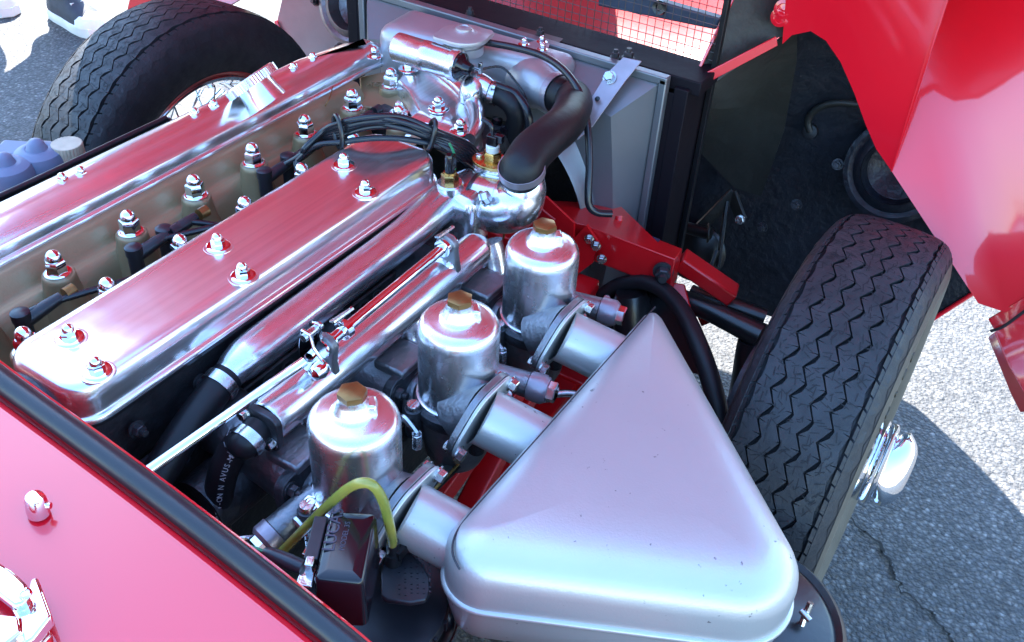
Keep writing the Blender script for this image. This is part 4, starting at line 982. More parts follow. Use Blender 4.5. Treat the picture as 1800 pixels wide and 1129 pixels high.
# moulded lettering, letter by letter down the hose
msg = "-SAJ-AM-SUVA N NO-4000-"
def along(P, t):
    seg = t * (len(P) - 1); k = min(int(seg), len(P) - 2); f = seg - k
    p0 = P[max(k - 1, 0)]; p1 = P[k]; p2 = P[k + 1]; p3 = P[min(k + 2, len(P) - 1)]
    return .5 * (2 * p1 + (p2 - p0) * f + (2 * p0 - 5 * p1 + 4 * p2 - p3) * f * f + (3 * p1 - p0 - 3 * p2 + p3) * f ** 3)
tm = MB(); lets = []
for i, ch in enumerate(msg):
    if ch == ' ': continue
    t = .25 + .56 * i / len(msg); p = along(bpth, t); d = (along(bpth, t + .01) - along(bpth, t - .01)).normalized()
    v = (CAM_POS - p); v = (v - d * v.dot(d)).normalized(); side = d.cross(v)
    nrm = (v * .96 + side * -.28).normalized(); q = p + nrm * .0152
    text("letter", ch, .0078, M_INK, bhs, frame(q, nrm, -d), ext=.0001, align='CENTER')

# ------------------------------------------------------------------ three carburettors
FLC = [Vector((-.020, -.388, .634)), Vector((.122, -.380, .640)), Vector((.284, -.382, .640))]
TBE = [Vector((.0, -.475, .604)), Vector((.145, -.470, .610)), Vector((.308, -.467, .612))]
def carb(i, cx, label):
    T = thing("carburettor", label, "carburettor", (cx, CY, .56), "the row of three carburettors")
    F = Matrix.Translation((cx, CY, 0))
    obj("dashpot", MB().lathe([(.0445, .622), (.0445, .628), (.0425, .6285), (.0425, .712), (.0421, .7165), (.0408, .7208), (.0385, .7243), (.0352, .7265), (.030, .7278), (.022, .7288), (.0195, .7300), (.0175, .7335), (.0145, .7405), (.0132, .7430), (.0130, .7480)], F, 56), M_SPUN, T)
    dp = [c for c in COL.objects if c.parent == T][0]
    obj("damper_cap", MB().hexa(.0235, .7475, .7545, F @ Matrix.Rotation(.35 + .2 * i, 4, 'Z'), ch=.15).lathe([(.0125, .744), (.0128, .7478)], F, 24), M_COPPER, dp)
    bs = MB(); bs.box((0, 0, 0), (.011, .020, .012), F @ Matrix.Rotation(-.9, 4, 'Z') @ Matrix.Translation((.0165, 0, .735)), taper=.75); obj("oil_boss", bs, M_SPUN, dp, bevel=.002)
    obj("body_rim", MB().lathe([(.047, .606), (.0485, .610), (.0485, .620), (.046, .6225)], F, 48), M_DCAST, T)
    bd = MB(); bd.lathe([(.030, .530), (.036, .545), (.040, .575), (.046, .607)], F, 36); bd.tube([(cx, CY + .062, .590), (cx, CY + .03, .590), (cx, CY - .02, .594), FLC[i] + Vector((0, .012, .0)), FLC[i]], [.032, .033, .033, .033, .034], 24, smooth=1)
    obj("body", bd, M_CAST, T)
    for k, a in enumerate((radians(-62), radians(28), radians(150), radians(238))):
        ex, ey = cx + .052 * cos(a), CY + .052 * sin(a)
        m = MB(); m.lathe([(.0085, .585), (.0095, .600), (.0095, .622), (.0085, .6225)], Matrix.Translation((ex, ey, 0)), 18); obj("screw_ear", m, M_DCAST, T)
        put("screw", T_SCREW, T, (ex, ey, .6225), x=(cos(a * 3), sin(a * 3), 0))
    fl = MB(); G = frame(FLC[i], (0, -1, -.2), (1, 0, .0)); op = []
    for a in range(48):
        q = 2 * pi * a / 48; r = .0360 + .0155 * abs(cos(q - .40)) ** 6; op.append((r * cos(q), r * sin(q)))
    fl.prism(op, -.004, .0035, G); obj("air_flange", fl, M_CAST, T, bevel=.0008)
    fl = MB(); fl.box((0, 0, 0), (.05, .04, .012), Matrix.Translation((cx, CY + .075, .635))); obj("top_shelf", fl, M_CAST, T, bevel=.003)
    lnk = MB(); lnk.tube([(cx - .05, CY + .045, .60), (cx - .056, CY + .03, .615), (cx - .058, CY + .012, .604)], .004, 8); lnk.tube([(cx - .064, CY + .05, .585), (cx - .04, CY + .05, .585)], .0075, 12, smooth=1); obj("throttle_lever", lnk, M_ZINC, T)
    sp_ = MB(); n = 60; sp_.tube([(cx - .060 + .0052 * cos(i2 * .9), CY + .010 + .0052 * sin(i2 * .9), .585 + .022 * i2 / n) for i2 in range(n)], .0009, 6, smooth=1); obj("return_spring", sp_, M_ZINC, T)
    rd_ = MB(); rd_.tube([(cx - .055, CY + .052, .580), (cx - .075, CY + .060, .590), (cx - .098, CY + .072, .600)], .0026, 8); obj("link_rod", rd_, M_ZINC, T)
    put("bolt", T_BOLT, T, (cx - .056, CY + .050, .583), (-.6, -.5, .6), scale=.85)
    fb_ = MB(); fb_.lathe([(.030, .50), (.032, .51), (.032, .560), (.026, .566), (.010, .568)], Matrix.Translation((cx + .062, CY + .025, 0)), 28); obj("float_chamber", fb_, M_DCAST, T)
    if i == 0:
        a0 = at(528, 893, z=.612); a1 = at(458, 958, z=.596)
    else:
        a0 = Vector((cx + .055, CY - .012, .617)); a1 = a0 + Vector((.012, -.066, .0))
    ax = a1 - a0; L_ = ax.length; G = frame(a0, ax)
    sc_ = MB(); sc_.lathe([(.012, -.02), (.0135, 0), (.0145, L_ * .5), (.0150, L_ * .62), (.0132, L_ * .63)], G, 24); obj("starting_valve", sc_, M_CAST, T)
    sc_ = MB(); sc_.lathe([(.0135, L_ * .62), (.0165, L_ * .64), (.0168, L_ * .88), (.0135, L_ * .96), (.012, L_ * .96)], G, 24); obj("union_collar", sc_, M_STRAP, T)
    sc_ = MB(); sc_.hexa(.0205, L_ * .95, L_ * 1.10, G); obj("union_nut", sc_, M_CHROME, T)
    st_ = MB(); st_.box((a0.x, a0.y, .597), (.03, .03, .02)); obj("valve_foot", st_, M_DCAST, T, bevel=.004)
    return T
carb(0, CXs[0], "rear carburettor with a silver domed dashpot, nearest the red scuttle panel")
carb(1, CXs[1], "middle carburettor of the three silver domed ones beside the airbox")
carb(2, CXs[2], "front carburettor of the three, nearest the red front frame")

# ------------------------------------------------------------------ airbox and its three inlet tubes
ab = thing("airbox", "large silver triangular airbox with rounded corners feeding the three carburettors", "airbox", (.15, -.55, .55))
tri = ccw([(-.106, -.442), (.060, -.780), (.398, -.442)])
ABR = [.045, .064, .020]
ABM = Matrix.Translation((.15, -.55, 0)) @ Matrix.Rotation(radians(1.5), 4, 'Y') @ Matrix.Translation((-.15, .55, 0))
obj("lid", MB().loft(tri, [(.0035, .604), (.0035, .632), (.0048, .640), (.0085, .6480), (.015, .6550), (.025, .6607), (.040, .6645), (.060, .6670), (.085, .6680)], ABR, ABM, seg=14), M_SILVER, ab, sharp=75)
sp_ = [(.368, -.4557), (.35, -.4553)] + [(.31 - .04 * q, -.4553) for q in range(9)] + [(-.040, -.4565), (-.056, -.4605), (-.068, -.4685), (-.0745, -.480)]
obj("lid_seam", MB().tube([ABM @ Vector((x, y, .6532 if i < 12 else (.6525, .6505, .647)[i - 12])) for i, (x, y) in enumerate(sp_)], .0010, 8, smooth=4), M_DCAST, ab)
for (x, y, rr_) in ((1003, 828, .0075), (1018, 838, .005)):
    dp_ = at(x, y, z=.667); dn = MB(); dn.lathe([(rr_, -.0012), (rr_ * .7, .0002), (rr_ * .3, .0005), (.0, .0006)], frame(dp_, (.02, .01, 1)) @ Matrix.Rotation(.5, 4, 'Z') @ Matrix.Diagonal((1.7, .8, 1, 1)), 20); obj("raised_dent", dn, M_SILVER, ab, sharp=80)
obj("seam_bead", MB().loft(tri, [(.004, .5975), (.0008, .5985), (.0, .6005), (.0, .6025), (.0008, .604), (.0036, .6048)], ABR, ABM, seg=14, top=False), M_SILVER, ab, sharp=60)
obj("tray", MB().loft(tri, [(.08, .520), (.05, .522), (.026, .532), (.012, .552), (.006, .578), (.0045, .599)], ABR, ABM, seg=14, bottom=True, top=False), M_SILVER, ab, sharp=60)
for k, (x, dx) in enumerate(zip(CXs, (.004, .004, .004))):
    y0_, y1_ = CY - .058, -.475 + (.0, .010, .02)[k]
    m = MB(); m.tube([FLC[k] + Vector((0, -.003, 0)), FLC[k].lerp(TBE[k], .08), TBE[k]], [.0335, .0308, .0312], 36, smooth=1, cap=False); t_ = obj("inlet_tube", m, M_SILVER, ab)
    fl = MB(); G = frame(FLC[k] + Vector((0, -.0042, -.0008)), (0, -1, -.2), (1, 0, .0)); op = []
    for a in range(48):
        q = 2 * pi * a / 48; r = .0365 + .0160 * abs(cos(q - .40)) ** 6; op.append((r * cos(q), r * sin(q)))
    fl.prism(op, 0, .004, G); obj("tube_flange", fl, M_SILVER, ab, bevel=.001)
    for s in (1, -1):
        put("bolt", T_BOLT, ab, G @ Vector((s * .0465 * cos(.40), s * .0465 * sin(.40), .004)), (0, -1, -.2), scale=1.05)
        put("bolt_end", T_BOLT, ab, G @ Vector((s * .0465 * cos(.40), s * .0465 * sin(.40), -.006)), (0, 1, .2), scale=.8)
vn = MB(); p = at(960, 690, z=.60); vn.lathe([(.006, -.01), (.006, .012), (.0075, .012), (.0075, .018), (.004, .020)], frame(p, (.1, .2, 1)), 14); vn.tube([p + Vector((0, 0, -.004)), p + Vector((.02, -.02, -.006)), p + Vector((.03, -.04, -.01))], .0045, 10)
obj("drain_union", vn, M_ZINC, ab)
# stamped mark pressed into the lid
st = ABM @ Vector((0, 0, 0)); c1 = at(1002, 828, z=.625)
# black filter body under the lid's outer corner
flt = thing("air_filter", "black air filter canister under the outer corner of the silver airbox", "air filter", at(1390, 1090, z=.5))
fc = at(1300, 1090, z=.47)
m = MB(); m.lathe([(.10, -.12), (.115, -.11), (.115, -.012), (.110, .004), (.104, .010), (.098, .006), (.09, .012), (.0, .014)], frame(fc, (0, 0, 1)), 56); obj("canister", m, M_BLACK, flt)
m = MB(); p = at(1412, 1092, z=.485); m.tube([p + Vector((.01, 0, .02)), p, p + Vector((-.02, -.004, -.03))], .0035, 8); m.tube([p + Vector((.003, .006, .010)), p + Vector((-.002, -.006, .008))], .0035, 10, smooth=1); obj("clip", m, M_ZINC, flt)

# ------------------------------------------------------------------ windscreen washer unit
wsh = thing("washer_bottle", "screen washer bottle with black motor box lettered in capitals, beside the scuttle seal", "washer bottle", (-.08, -.41, .5))
Z1 = .690
q = [at(*p, z=Z1) for p in ((580, 893), (664, 903), (636, 1030), (553, 1013))]
bx = (q[1] - q[0]).normalized(); cen = sum(q, Vector()) / 4
wd = ((q[1] - q[0]).length + (q[2] - q[3]).length) / 2; ln_ = ((q[3] - q[0]).length + (q[2] - q[1]).length) / 2
ydir = ((q[0] + q[1]) / 2 - (q[2] + q[3]) / 2).normalized()
F = frame(cen, (0, 0, 1), Vector((ydir.y, -ydir.x, 0)))
hw, hl2 = wd / 2, ln_ / 2
obj("motor_box", MB().loft([(-hw, -hl2), (hw, -hl2), (hw, hl2), (-hw, hl2)], [(-.001, -.058), (-.001, -.0565), (0, -.0045), (.0012, -.0014), (.0035, 0), (.010, .0012)], .005, F, seg=5), M_BAKE, wsh, sharp=50)
mbx = [c for c in COL.objects if c.parent == wsh][0]
text("raised_letters", "LUCAS", .0150, M_MOULD, wsh, F @ Matrix.Translation((-hw * .42, -hl2 * .25, .0012)) @ Matrix.Rotation(pi / 2, 4, 'Z'), ext=.0005)
text("raised_letters", "MODEL 3S", .0066, M_MOULD, wsh, F @ Matrix.Translation((-hw * .02, -hl2 * .20, .0013)) @ Matrix.Rotation(pi / 2, 4, 'Z'), ext=.0003)
sd = MB(); sd.box((-hw - .007, hl2 * .25, -.016), (.012, ln_ * .62, .024), F); obj("connector_block", sd, M_SATIN, wsh, bevel=.0012)
br_ = MB(); br_.box((-hw - .008, -hl2 * .72, -.010), (.013, .022, .003), F); br_.box((-hw - .013, -hl2 * .95, -.022), (.003, .030, .022), F); br_.box((-hw - .006, -hl2 * .55, -.004), (.007, .010, .012), F); obj("terminal_bracket", br_, M_ZINC, wsh, bevel=.001)
for dz, sft in ((-.014, .0), (-.028, -.016)):
    p0 = F @ Vector((-hw - .012, -hl2 * .55 + sft, dz + .006)); d = (F.to_3x3() @ Vector((-1, .34, .05))).normalized()
    b_ = MB(); b_.tube([p0, p0 + d * .012, p0 + d * .030, p0 + d * .037], [.0062, .0068, .0060, .0035], 14); obj("terminal_boot", b_, M_SATIN, wsh)
    w_ = MB(); w_.tube([p0 + d * .036, p0 + d * .052 + Vector((0, 0, -.002)), p0 + d * .075 + Vector((-.004, 0, -.012)), p0 + d * .09 + Vector((-.01, 0, -.03))], .0016, 8); obj("green_wire", w_, M_GREENW, wsh)
ldc = at(652, 1052, z=.552); G = frame(ldc, (0, 0, 1))
obj("lid", MB().lathe([(.072, -.016), (.0745, -.014), (.0745, -.004), (.073, -.001), (.068, .0), (.0, .001)], G, 64), M_SATIN, wsh)
rb = MB()
for k in range(24):
    a = 2 * pi * k / 24; rb.box((.0755, 0, -.008), (.003, .004, .012), G @ Matrix.Rotation(a, 4, 'Z'))
obj("lid_lug", rb, M_SATIN, wsh)
obj("bottle", MB().lathe([(.060, -.20), (.066, -.19), (.067, -.04), (.060, -.02), (.060, -.014)], G, 48), M_GLASS, wsh)
obj("strap_ring", MB().lathe([(.083, -.030), (.085, -.030), (.085, -.018), (.083, -.018), (.083, -.030)], G, 64, cap=False), M_CHROME, wsh)
cr_ = MB(); cr_.tube([at(752, 1046, z=.545), at(775, 1060, z=.54), at(787, 1085, z=.53), at(785, 1115, z=.515), at(765, 1140, z=.50)], [.005, .006, .0065, .006, .006], 12); obj("strap_loop", cr_, M_SATIN, wsh)
tgp = [at(x, y, z=.600) for x, y in ((678, 968), (702, 962), (722, 975), (742, 993), (755, 1018), (756, 1042), (748, 1058), (722, 1063), (680, 1058), (670, 1050), (669, 1010))]
tg = MB(); tg.sheet(tgp, .006); obj("flap", tg, M_SATIN, wsh, bevel=.0015)
FT = frame(at(690, 1050, z=.6038), (0, 0, 1), at(690, 980, z=.6038) - at(690, 1050, z=.6038))
txt = ["TRICO PRODUCTS", "PTY LTD", "FILL WITH CLEAN", "WATER ONLY"]
for i, t_ in enumerate(("* * * * * * *", "* * * * *", "* * * * * * *", "* * * * * *")):
    pass
tb_ = MB()
for i in range(6):
    for k in range(random.randint(5, 9)): tb_.box((.004 + .0058 * k + random.uniform(-.0012, .0012), -.006 - .0055 * i, -.0002), (random.uniform(.0015, .0052), .0018, .0005), FT)
tag(obj("moulded_print", tb_, M_SATIN, wsh), kind='stuff')
tu = MB(); tu.tube([at(x, y, z=z) for x, y, z in ((462, 1000, .585), (500, 965, .600), (535, 930, .635), (575, 890, .680), (610, 860, .715), (635, 849, .730), (656, 854, .730), (673, 880, .712), (683, 915, .680), (689, 945, .645), (690, 956, .632))], .0046, 14)
wt = thing("washer_tube", "yellowed clear washer tube looping over the black motor box", "plastic tube", at(640, 850, z=.66)); obj("tube", tu, M_TUBE, wt)
nb = MB(); nb.lathe([(.0062, -.012), (.0062, .004), (.0035, .006)], frame(at(690, 958, z=.628), (0, .05, 1)), 14); nb.box((.008, 0, -.010), (.014, .010, .010), frame(at(692, 966, z=.628), (0, .05, 1))); nb.lathe([(.008, -.05), (.008, -.010)], frame(at(690, 958, z=.628), (0, 0, 1)), 14); obj("nipple", nb, M_BLACK, wsh)
sdp = MB(); p = at(546, 893, z=.618); sdp.hexa(.0165, 0, .010, frame(p, (-.1, -.2, 1))); sdp.lathe([(.006, .010), (.004, .012)], frame(p, (-.1, -.2, 1)), 12)
lk = thing("cable_bracket", "bright steel bracket with a hexagon nut behind the washer tube", "bracket", p); obj("nut", sdp, M_CHROME, lk)
m = MB(); m.sheet([at(x, y, z=.612) for x, y in ((524, 888), (545, 878), (568, 892), (572, 905), (545, 922), (528, 905))], .004); m.sheet([at(x, y, z=.606) for x, y in ((530, 975), (560, 925), (580, 930), (552, 985))], .003); obj("plate", m, M_ZINC, lk, bevel=.0008)

# ------------------------------------------------------------------ red tubular front frame
fr = thing("front_subframe", "red painted square tube front frame with bolted brackets around the engine", "car frame", (.6, -.3, .5))
def bar(p, q, w, h, m, mt=None):
    p, q = Vector(p), Vector(q); d = q - p; L_ = d.length
    F = frame((p + q) / 2, (0, 0, 1), d); F = frame((p + q) / 2, d.cross(Vector((0, 0, 1))).cross(d), d)
    return m.box((0, 0, 0), (L_, w, h), F)
obj("side_rail", bar((-.21, -.31, .36), (.60, -.27, .47), .035, .035, MB()), M_REDF, fr, bevel=.003)
obj("side_rail", bar((-.21, -.36, .52), (.10, -.33, .50), .032, .032, MB()), M_REDF, fr, bevel=.003)
obj("lower_rail", bar((-.21, -.30, .25), (.62, -.26, .27), .035, .035, MB()), M_REDF, fr, bevel=.003)
obj("brace", bar((.02, -.33, .27), (.56, -.27, .47), .03, .03, MB()), M_REDF, fr, bevel=.003)
obj("cross_member", bar((.585, .36, .50), (.585, -.22, .50), .05, .05, MB()), M_REDF, fr, bevel=.003)
obj("cross_member", bar((.60, .36, .27), (.60, -.36, .27), .045, .045, MB()), M_REDF, fr, bevel=.003)
# turret box reaching out over the damper
q = [at(x, y, x=X) for x, y, X in ((960, 352, .66), (1088, 357, .72), (1110, 383, .70), (1112, 402, .685), (1200, 437, .64), (1187, 456, .605), (1030, 395, .60), (965, 382, .60))]
tt = MB(); lo = [p + Vector((0, 0, -.055)) for p in q]; n = len(q)
tt.add(q + lo, [tuple(range(n)), tuple(range(n, 2 * n))[::-1]] + [(i, n + i, n + (i + 1) % n, (i + 1) % n) for i in range(n)]); obj("damper_turret", tt, M_REDF, fr, bevel=.002)
gs = MB(); gs.sheet([at(x, y, x=X) for x, y, X in ((960, 345, .595), (1010, 392, .59), (1008, 480, .585), (940, 470, .59), (925, 400, .60))], .004); obj("gusset", gs, M_REDF, fr)
gs = MB(); gs.sheet([at(x, y, x=X) for x, y, X in ((1032, 395, .598), (1052, 425, .594), (1044, 460, .592), (1010, 486, .588), (1008, 420, .59))], .006); obj("gusset", gs, M_REDF, fr)
lbp = MB(); nq = (q[4] - q[5]).normalized()
lq = [at(x, y, x=X) for x, y, X in ((1121, 412, .668), (1160, 427, .650), (1154, 434, .642), (1116, 419, .659))]
up = Vector((0, 0, .006)); lbp.add([p + up for p in lq], [(0, 1, 2, 3)]); obj("worn_label", lbp, M_LABELB, fr)
put("bolt", T_DBOLT, fr, at(1166, 476, x=.604), (-1, -.4, 0), scale=1.5)
for x, y in ((1048, 432), (1058, 455), (1036, 420)): put("bolt", T_BOLT, fr, at(x, y, x=.588), (-1, -.3, 0), scale=.9)
ss = MB(); ss.tube([at(1089, 405, x=.66), at(1088, 380, x=.67)], .006, 10, smooth=1); obj("stud", ss, M_REDF, fr)
a1 = at(1196, 455, x=.66); a2 = at(1290, 520, x=.68)
obj("upper_arm_bracket", bar(a1, a2, .034, .024, MB()), M_REDF, fr, bevel=.003)
m = MB(); m.sheet([at(x, y, x=X) for x, y, X in ((1203, 505, .655), (1170, 500, .64), (1130, 520, .63), (1150, 550, .60), (1222, 580, .62))], .03); obj("damper_shroud", m, M_REDF, fr, bevel=.003)
obj("foot_bracket", bar(at(1225, 556, x=.70), at(1262, 540, x=.72), .035, .018, MB()), M_REDF, fr, bevel=.002)
obj("front_post", bar((.60, -.335, .20), (.60, -.335, .50), .04, .04, MB()), M_REDF, fr, bevel=.003)
obj("front_post", bar((.60, .335, .20), (.60, .335, .50), .04, .04, MB()), M_REDF, fr, bevel=.003)
pl_ = MB(); pl_.box((-.12, -.50, .42), (.012, .07, .30)); obj("sill_bracket", pl_, M_REDF, fr, bevel=.002)
rp_ = MB(); rp_.sheet([at(905, 1078, z=.47), at(966, 1090, z=.47), at(970, 1150, z=.40), at(905, 1150, z=.40)], .006); obj("mounting_plate", rp_, M_REDF, fr, bevel=.001)
wx = MB(); wx.tube([at(936, 357, z=.62), at(950, 366, z=.61), at(962, 376, z=.60), at(975, 386, z=.59)], .0016, 8); obj("red_wire", wx, M_REDW, fr)
m = MB(); m.tube([at(872, 402, z=.61), at(885, 400, z=.62), at(884, 420, z=.60), at(866, 430, z=.59), at(850, 440, z=.60), at(846, 425, z=.61)], .0014, 8); obj("copper_wire", m, M_COPPER, fr)

susp = thing("front_suspension", "black suspension arms and tie rod reaching to the wheel beside the airbox", "suspension", (.62, -.45, .35))
obj("tie_rod", MB().tube([at(1215, 512, x=.70), at(1260, 530, x=.70), at(1275, 534, x=.70)], .011, 14, smooth=1).tube([at(1270, 533, x=.70), at(1345, 560, x=.71)], .015, 14, smooth=1), M_BLACK, susp)
obj("lower_arm", MB().tube([(.60, -.30, .24), (.62, -.42, .245), (.64, -.56, .25)], [.022, .02, .026], 16), M_BLACK, susp)
obj("lower_arm", MB().tube([(.45, -.30, .24), (.55, -.43, .245), (.63, -.55, .25)], [.018, .018, .02], 16), M_BLACK, susp)
obj("upright", MB().tube([(.64, -.55, .22), (.645, -.545, .33), (.65, -.52, .45)], [.03, .038, .022], 16), M_BLACK, susp)
obj("upper_arm", MB().tube([(.66, -.36, .46), (.655, -.44, .465), (.65, -.53, .46)], [.017, .016, .02], 14), M_BLACK, susp)
obj("damper", MB().lathe([(.028, 0), (.030, .02), (.030, .22), (.022, .24)], frame((.58, -.40, .26), (.05, .25, 1)), 24), M_BLACK, susp)
obj("damper", MB().lathe([(.028, 0), (.030, .02), (.030, .22), (.022, .24)], frame((.58, .40, .26), (.05, -.25, 1)), 24), M_BLACK, susp)
obj("lower_arm", MB().tube([(.60, .30, .24), (.62, .42, .245), (.64, .56, .25)], [.022, .02, .026], 16), M_BLACK, susp)

hin = thing("bonnet_linkage", "black folded bonnet linkage and springs below the dark wheel arch liner", "hinge linkage", at(1270, 380, x=.95))
obj("link_arm", bar(at(1292, 338, x=1.0), at(1226, 405, x=.97), .006, .022, MB()), M_OLIVE, hin, bevel=.001)
obj("link_arm", bar(at(1286, 340, x=1.0), at(1304, 388, x=.98), .006, .026, MB()), M_OLIVE, hin, bevel=.001)
obj("link_arm", bar(at(1278, 350, x=1.0), at(1262, 470, x=.95), .006, .018, MB()), M_BLACK, hin, bevel=.001)
obj("link_arm", bar(at(1262, 440, x=.95), at(1232, 520, x=.9), .006, .02, MB()), M_BLACK, hin, bevel=.001)
put("bolt", T_BOLT, hin, at(1301, 386, x=.97), (-1, -.2, .3))
put("bolt", T_BOLT, hin, at(1214, 399, x=.96), (-1, -.2, .3), scale=.7)
for x, y in ((1197, 395), (1245, 410)):
    m = MB(); c = at(x, y, x=.95); G = frame(c, (.4, -1, .1)); m.tube([G @ Vector((.016 * cos(2 * pi * i / 20), .016 * sin(2 * pi * i / 20), 0)) for i in range(21)], .0022, 8, smooth=1, cap=False); obj("spring_coil", m, M_OLIVE, hin)
obj("spring_tube", MB().tube([at(1190, 396, x=.95), at(1250, 412, x=.95)], .011, 14, smooth=1), M_BLACK, hin)
hrn = thing("horn", "black round horn tucked behind the red front frame", "horn", at(1230, 440, x=1.0))
obj("horn_body", MB().lathe([(.0, .03), (.03, .028), (.05, .02), (.052, .0), (.046, -.03), (.02, -.05)], frame(at(1225, 442, x=1.0), (-1, -.2, .3)), 32), M_BLACK, hrn)
obj("horn_rim", MB().lathe([(.050, .018), (.055, .014), (.055, .006), (.050, .0)], frame(at(1225, 442, x=1.0), (-1, -.2, .3)), 32), M_BLACK, hrn)

dct = thing("air_duct", "black curved inner guard arching between the airbox and the wheel", "duct", (.55, -.45, .45))
m = MB(); m.tube([at(x, y, z=z) for x, y, z in ((1055, 520, .46), (1090, 500, .49), (1130, 496, .51), (1168, 512, .52), (1200, 548, .52), (1225, 600, .51), (1245, 655, .49), (1262, 720, .46), (1275, 790, .42))], [.010, .011, .0115, .012, .0125, .013, .0135, .0135, .0135], 18); obj("rolled_edge", m, M_RUB, dct)
m = MB(); m.sheet([at(x, y, z=z) for x, y, z in ((1055, 525, .45), (1090, 505, .47), (1130, 500, .49), (1168, 516, .50), (1200, 552, .50), (1225, 605, .49), (1240, 660, .47), (1130, 640, .40), (1060, 570, .40))], .003); obj("guard_plate", m, M_BLACK, dct)
for x, y in ((1066, 526), (1125, 534), (1168, 560)): put("screw", T_SCREW, dct, at(x, y, z=.472), (-.3, -.3, .9), scale=.7)

# ------------------------------------------------------------------ brake fluid reservoirs and their bracket on the far side
sh = thing("heat_shield", "long black crackle-finished shield behind the far cam cover", "heat shield", at(150, 300, z=.63))
a, b = at(292, 208, z=.655), at(-40, 364, z=.655)
m = MB(); pts_ = [b, at(60, 318, z=.655), a, a + Vector((.004, 0, -.11)), at(60, 318, z=.655) + Vector((0, 0, -.11)), b + Vector((0, 0, -.11))]; m.sheet(pts_, .004); obj("plate", m, M_SATIN, sh, bevel=.001)
m = MB(); m.tube([b, at(60, 318, z=.655), a], .0045, 10, smooth=1); obj("rolled_edge", m, M_SATIN, sh)
m = MB(); m.sheet([a + Vector((0, 0, .002)), a + Vector((.002, -.035, 0)), a + Vector((.004, -.035, -.1)), a + Vector((.004, 0, -.1))], .003); obj("end_flange", m, M_SATIN, sh)
for x, y in ((10, 357), (57, 340)):
    c = at(x, y, z=.628); put("grommet", template("grommet", MB().lathe([(.019, -.002), (.018, .003), (.011, .004), (.005, .001), (.003, .003)], None, 28), M_BLACK), sh, c + Vector((0, -.006, 0)), (.1, -1, .15))
for k, (x, y) in enumerate(((14, 305), (70, 280))):
    c = at(x, y, z=.640)
    r = thing("fluid_reservoir", ("fluid reservoir with a blue-grey rubber cap, cut by the picture's left edge", "fluid reservoir with a blue-grey rubber cap, beside the cream-capped one")[k], "fluid reservoir", c, "brake fluid reservoirs by the far wheel")
    F = frame(c, (0, 0, 1))
    obj("jar", MB().lathe([(.030, -.11), (.033, -.10), (.033, -.03), (.031, -.024), (.033, -.022), (.033, -.018)], F, 36), M_CREAM, r)
    cp = obj("cap", MB().lathe([(.0345, -.022), (.0368, -.018), (.0358, -.010), (.0345, .004), (.031, .012), (.022, .0165), (.0165, .0175), (.0145, .0165), (.0128, .0195), (.011, .0255), (.0065, .0300), (.0, .0312)], F, 48), M_BLUEG, r)
    m = MB(); m.box((.012, .044, .002), (.042, .040, .014), F @ Matrix.Rotation(.5, 4, 'Z')); obj("terminal_cover", m, M_BLUEG, cp, bevel=.004)
c = at(122, 272, z=.640)
r = thing("fluid_reservoir", "small fluid reservoir with a ribbed cream plastic cap near the far tyre", "fluid reservoir", c, "brake fluid reservoirs by the far wheel")
F = frame(c, (0, 0, 1)); kp = [((.0205 + (.0009 if i % 2 else 0)) * cos(2 * pi * i / 56), (.0205 + (.0009 if i % 2 else 0)) * sin(2 * pi * i / 56)) for i in range(56)]
obj("cap", MB().prism(kp, -.008, .018, F), M_CREAM, r, bevel=.001, sharp=20)
obj("jar", MB().lathe([(.024, -.10), (.025, -.02), (.022, -.010), (.020, -.007)], F, 32), M_CREAM, r)
obj("reservoir_shelf", MB().box((.19, .40, .515), (.36, .16, .01)), M_BLACK, sh)

# ------------------------------------------------------------------ bystander at the far side of the car
per = thing("person", "person in pale trousers and dark canvas shoes with white toes, standing beyond the wheel", "person", at(135, 55, z=0))
def skin(name, verts, edges, radii, m, parent, levels=2):
    me = bpy.data.meshes.new(name); off = ORIG[parent]; me.from_pydata([tuple(Vector(v) - off) for v in verts], edges, []); me.update()
    o = bpy.data.objects.new(name, me); COL.objects.link(o); o.parent = parent; ORIG[o] = off
    bm = bmesh.new(); bm.from_mesh(me); lay = bm.verts.layers.skin.verify(); bm.verts.ensure_lookup_table()
    for v, r in zip(bm.verts, radii): v[lay].radius = (r, r) if not isinstance(r, tuple) else r
    bm.verts[0][lay].use_root = True; bm.to_mesh(me); bm.free()
    md = o.modifiers.new("skin", 'SKIN'); md.use_smooth_shade = True
    md = o.modifiers.new("round", 'SUBSURF'); md.levels = levels; md.render_levels = levels
    me.materials.append(m); return o
f1 = at(138, 52, z=0) + Vector((.02, .05, 0)); f2 = at(-14, 16, z=0) + Vector((.02, .05, 0))
tdir = Vector((-.12, -1, 0)).normalized(); hipc = (f1 + f2) / 2 + Vector((.05, .05, .93)); lat = (f2 - f1); lat.z = 0; lat.normalize()
# body: pelvis root
V = [hipc, hipc + Vector((0, 0, .22)), hipc + Vector((0, 0, .45)), hipc + Vector((0, -.01, .56)), hipc + Vector((0, -.02, .66)), hipc + Vector((0, -.03, .76))]
V += [hipc + Vector((0, 0, .46)) + lat * s * .19 for s in (-1, 1)] + [hipc + Vector((-.02, -.03, .18)) + lat * s * .25 for s in (-1, 1)] + [hipc + Vector((-.06, -.10, -.04)) + lat * s * .24 for s in (-1, 1)]
skin("body", V, [(0, 1), (1, 2), (2, 3), (3, 4), (4, 5), (2, 6), (2, 7), (6, 8), (7, 9), (8, 10), (9, 11)], [.15, .14, .16, .06, .075, .09, .065, .065, .045, .045, .03, .03], M_SHIRT, per)
skin("head", [hipc + Vector((0, -.02, .62)), hipc + Vector((0, -.03, .70)), hipc + Vector((0, -.03, .80))], [(0, 1), (1, 2)], [.07, .095, .08], M_SKIN, per)
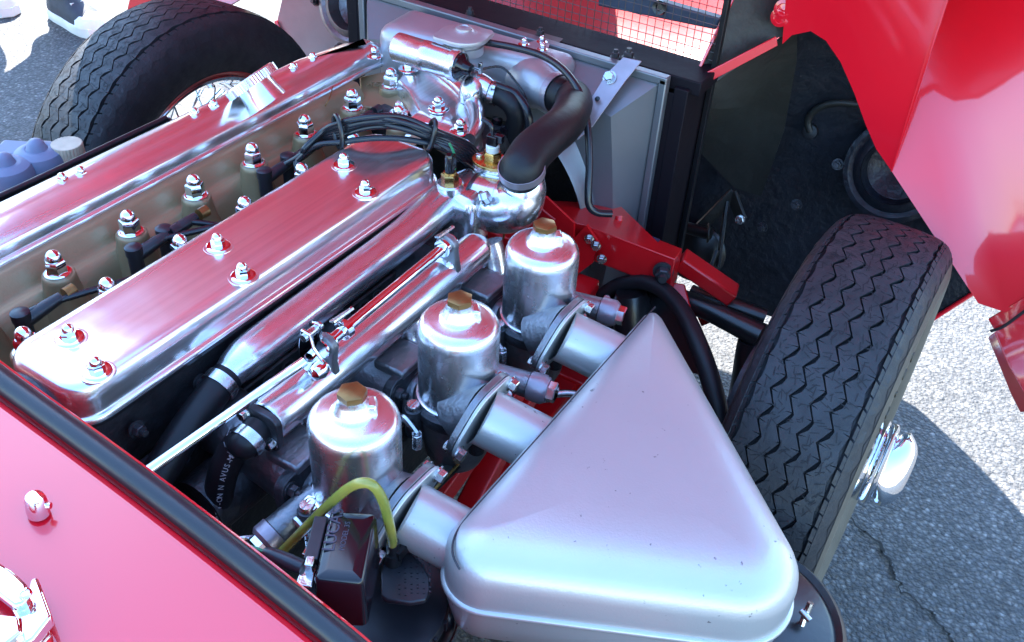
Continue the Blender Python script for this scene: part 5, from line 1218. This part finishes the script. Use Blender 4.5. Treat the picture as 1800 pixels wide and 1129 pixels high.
kn1 = f1.lerp(hipc, .5) + Vector((-.03, -.04, .02)); kn2 = f2.lerp(hipc, .5) + Vector((-.03, -.04, .02))
skin("trousers", [hipc, hipc - lat * .09 + Vector((0, 0, -.06)), kn1, f1 + Vector((.0, .02, .30)), f1 + Vector((0, .03, .165)), f1 + Vector((0, .03, .150)), hipc + lat * .09 + Vector((0, 0, -.06)), kn2, f2 + Vector((0, .02, .30)), f2 + Vector((0, .03, .165)), f2 + Vector((0, .03, .150))],
     [(0, 1), (1, 2), (2, 3), (3, 4), (4, 5), (0, 6), (6, 7), (7, 8), (8, 9), (9, 10)], [.16, .10, .085, .078, .088, .086, .10, .085, .078, .088, .086], M_TROUS, per)
for f in (f1, f2):
    F = frame(f, (0, 0, 1), tdir)
    out = [(-.095, -.032), (-.06, -.038), (0, -.040), (.06, -.046), (.11, -.046), (.15, -.034), (.165, 0), (.15, .034), (.11, .046), (.06, .046), (0, .040), (-.06, .038), (-.095, .032), (-.108, 0)]
    def ring(k, z, dx=0): return [F @ Vector((x * k + dx, y * k, z)) for x, y in out]
    def stack(lv):
        m = MB(); n = len(out); vs = [p for l in lv for p in l]
        m.add(vs, [(k * n + i, k * n + (i + 1) % n, (k + 1) * n + (i + 1) % n, (k + 1) * n + i) for k in range(len(lv) - 1) for i in range(n)] + [tuple(range(n))[::-1], tuple((len(lv) - 1) * n + i for i in range(n))]); return m
    s_ = obj("shoe", stack([ring(.97, .030), ring(.96, .05), ring(.88, .068, -.004), ring(.62, .085, -.030), ring(.44, .115, -.048), ring(.42, .165, -.052)]), M_SHOE, per, sharp=70)
    obj("sole", stack([ring(1.0, 0), ring(1.03, .004), ring(1.02, .032), ring(.98, .034)]), M_SOLE, s_)
    tc_ = MB(); tc_.lathe([(.050, -.002), (.047, .018), (.034, .034), (.0, .042)], F @ Matrix.Translation((.112, 0, .034)), 24); obj("toe_cap", tc_, M_SOLE, s_)
    lc = MB()
    for k in range(4): lc.box((.055 - .02 * k, 0, .088 + .014 * k), (.007, .045, .006), F @ Matrix.Rotation(0, 4, 'Y'))
    tag(obj("laces", lc, M_SOLE, s_), kind='stuff')
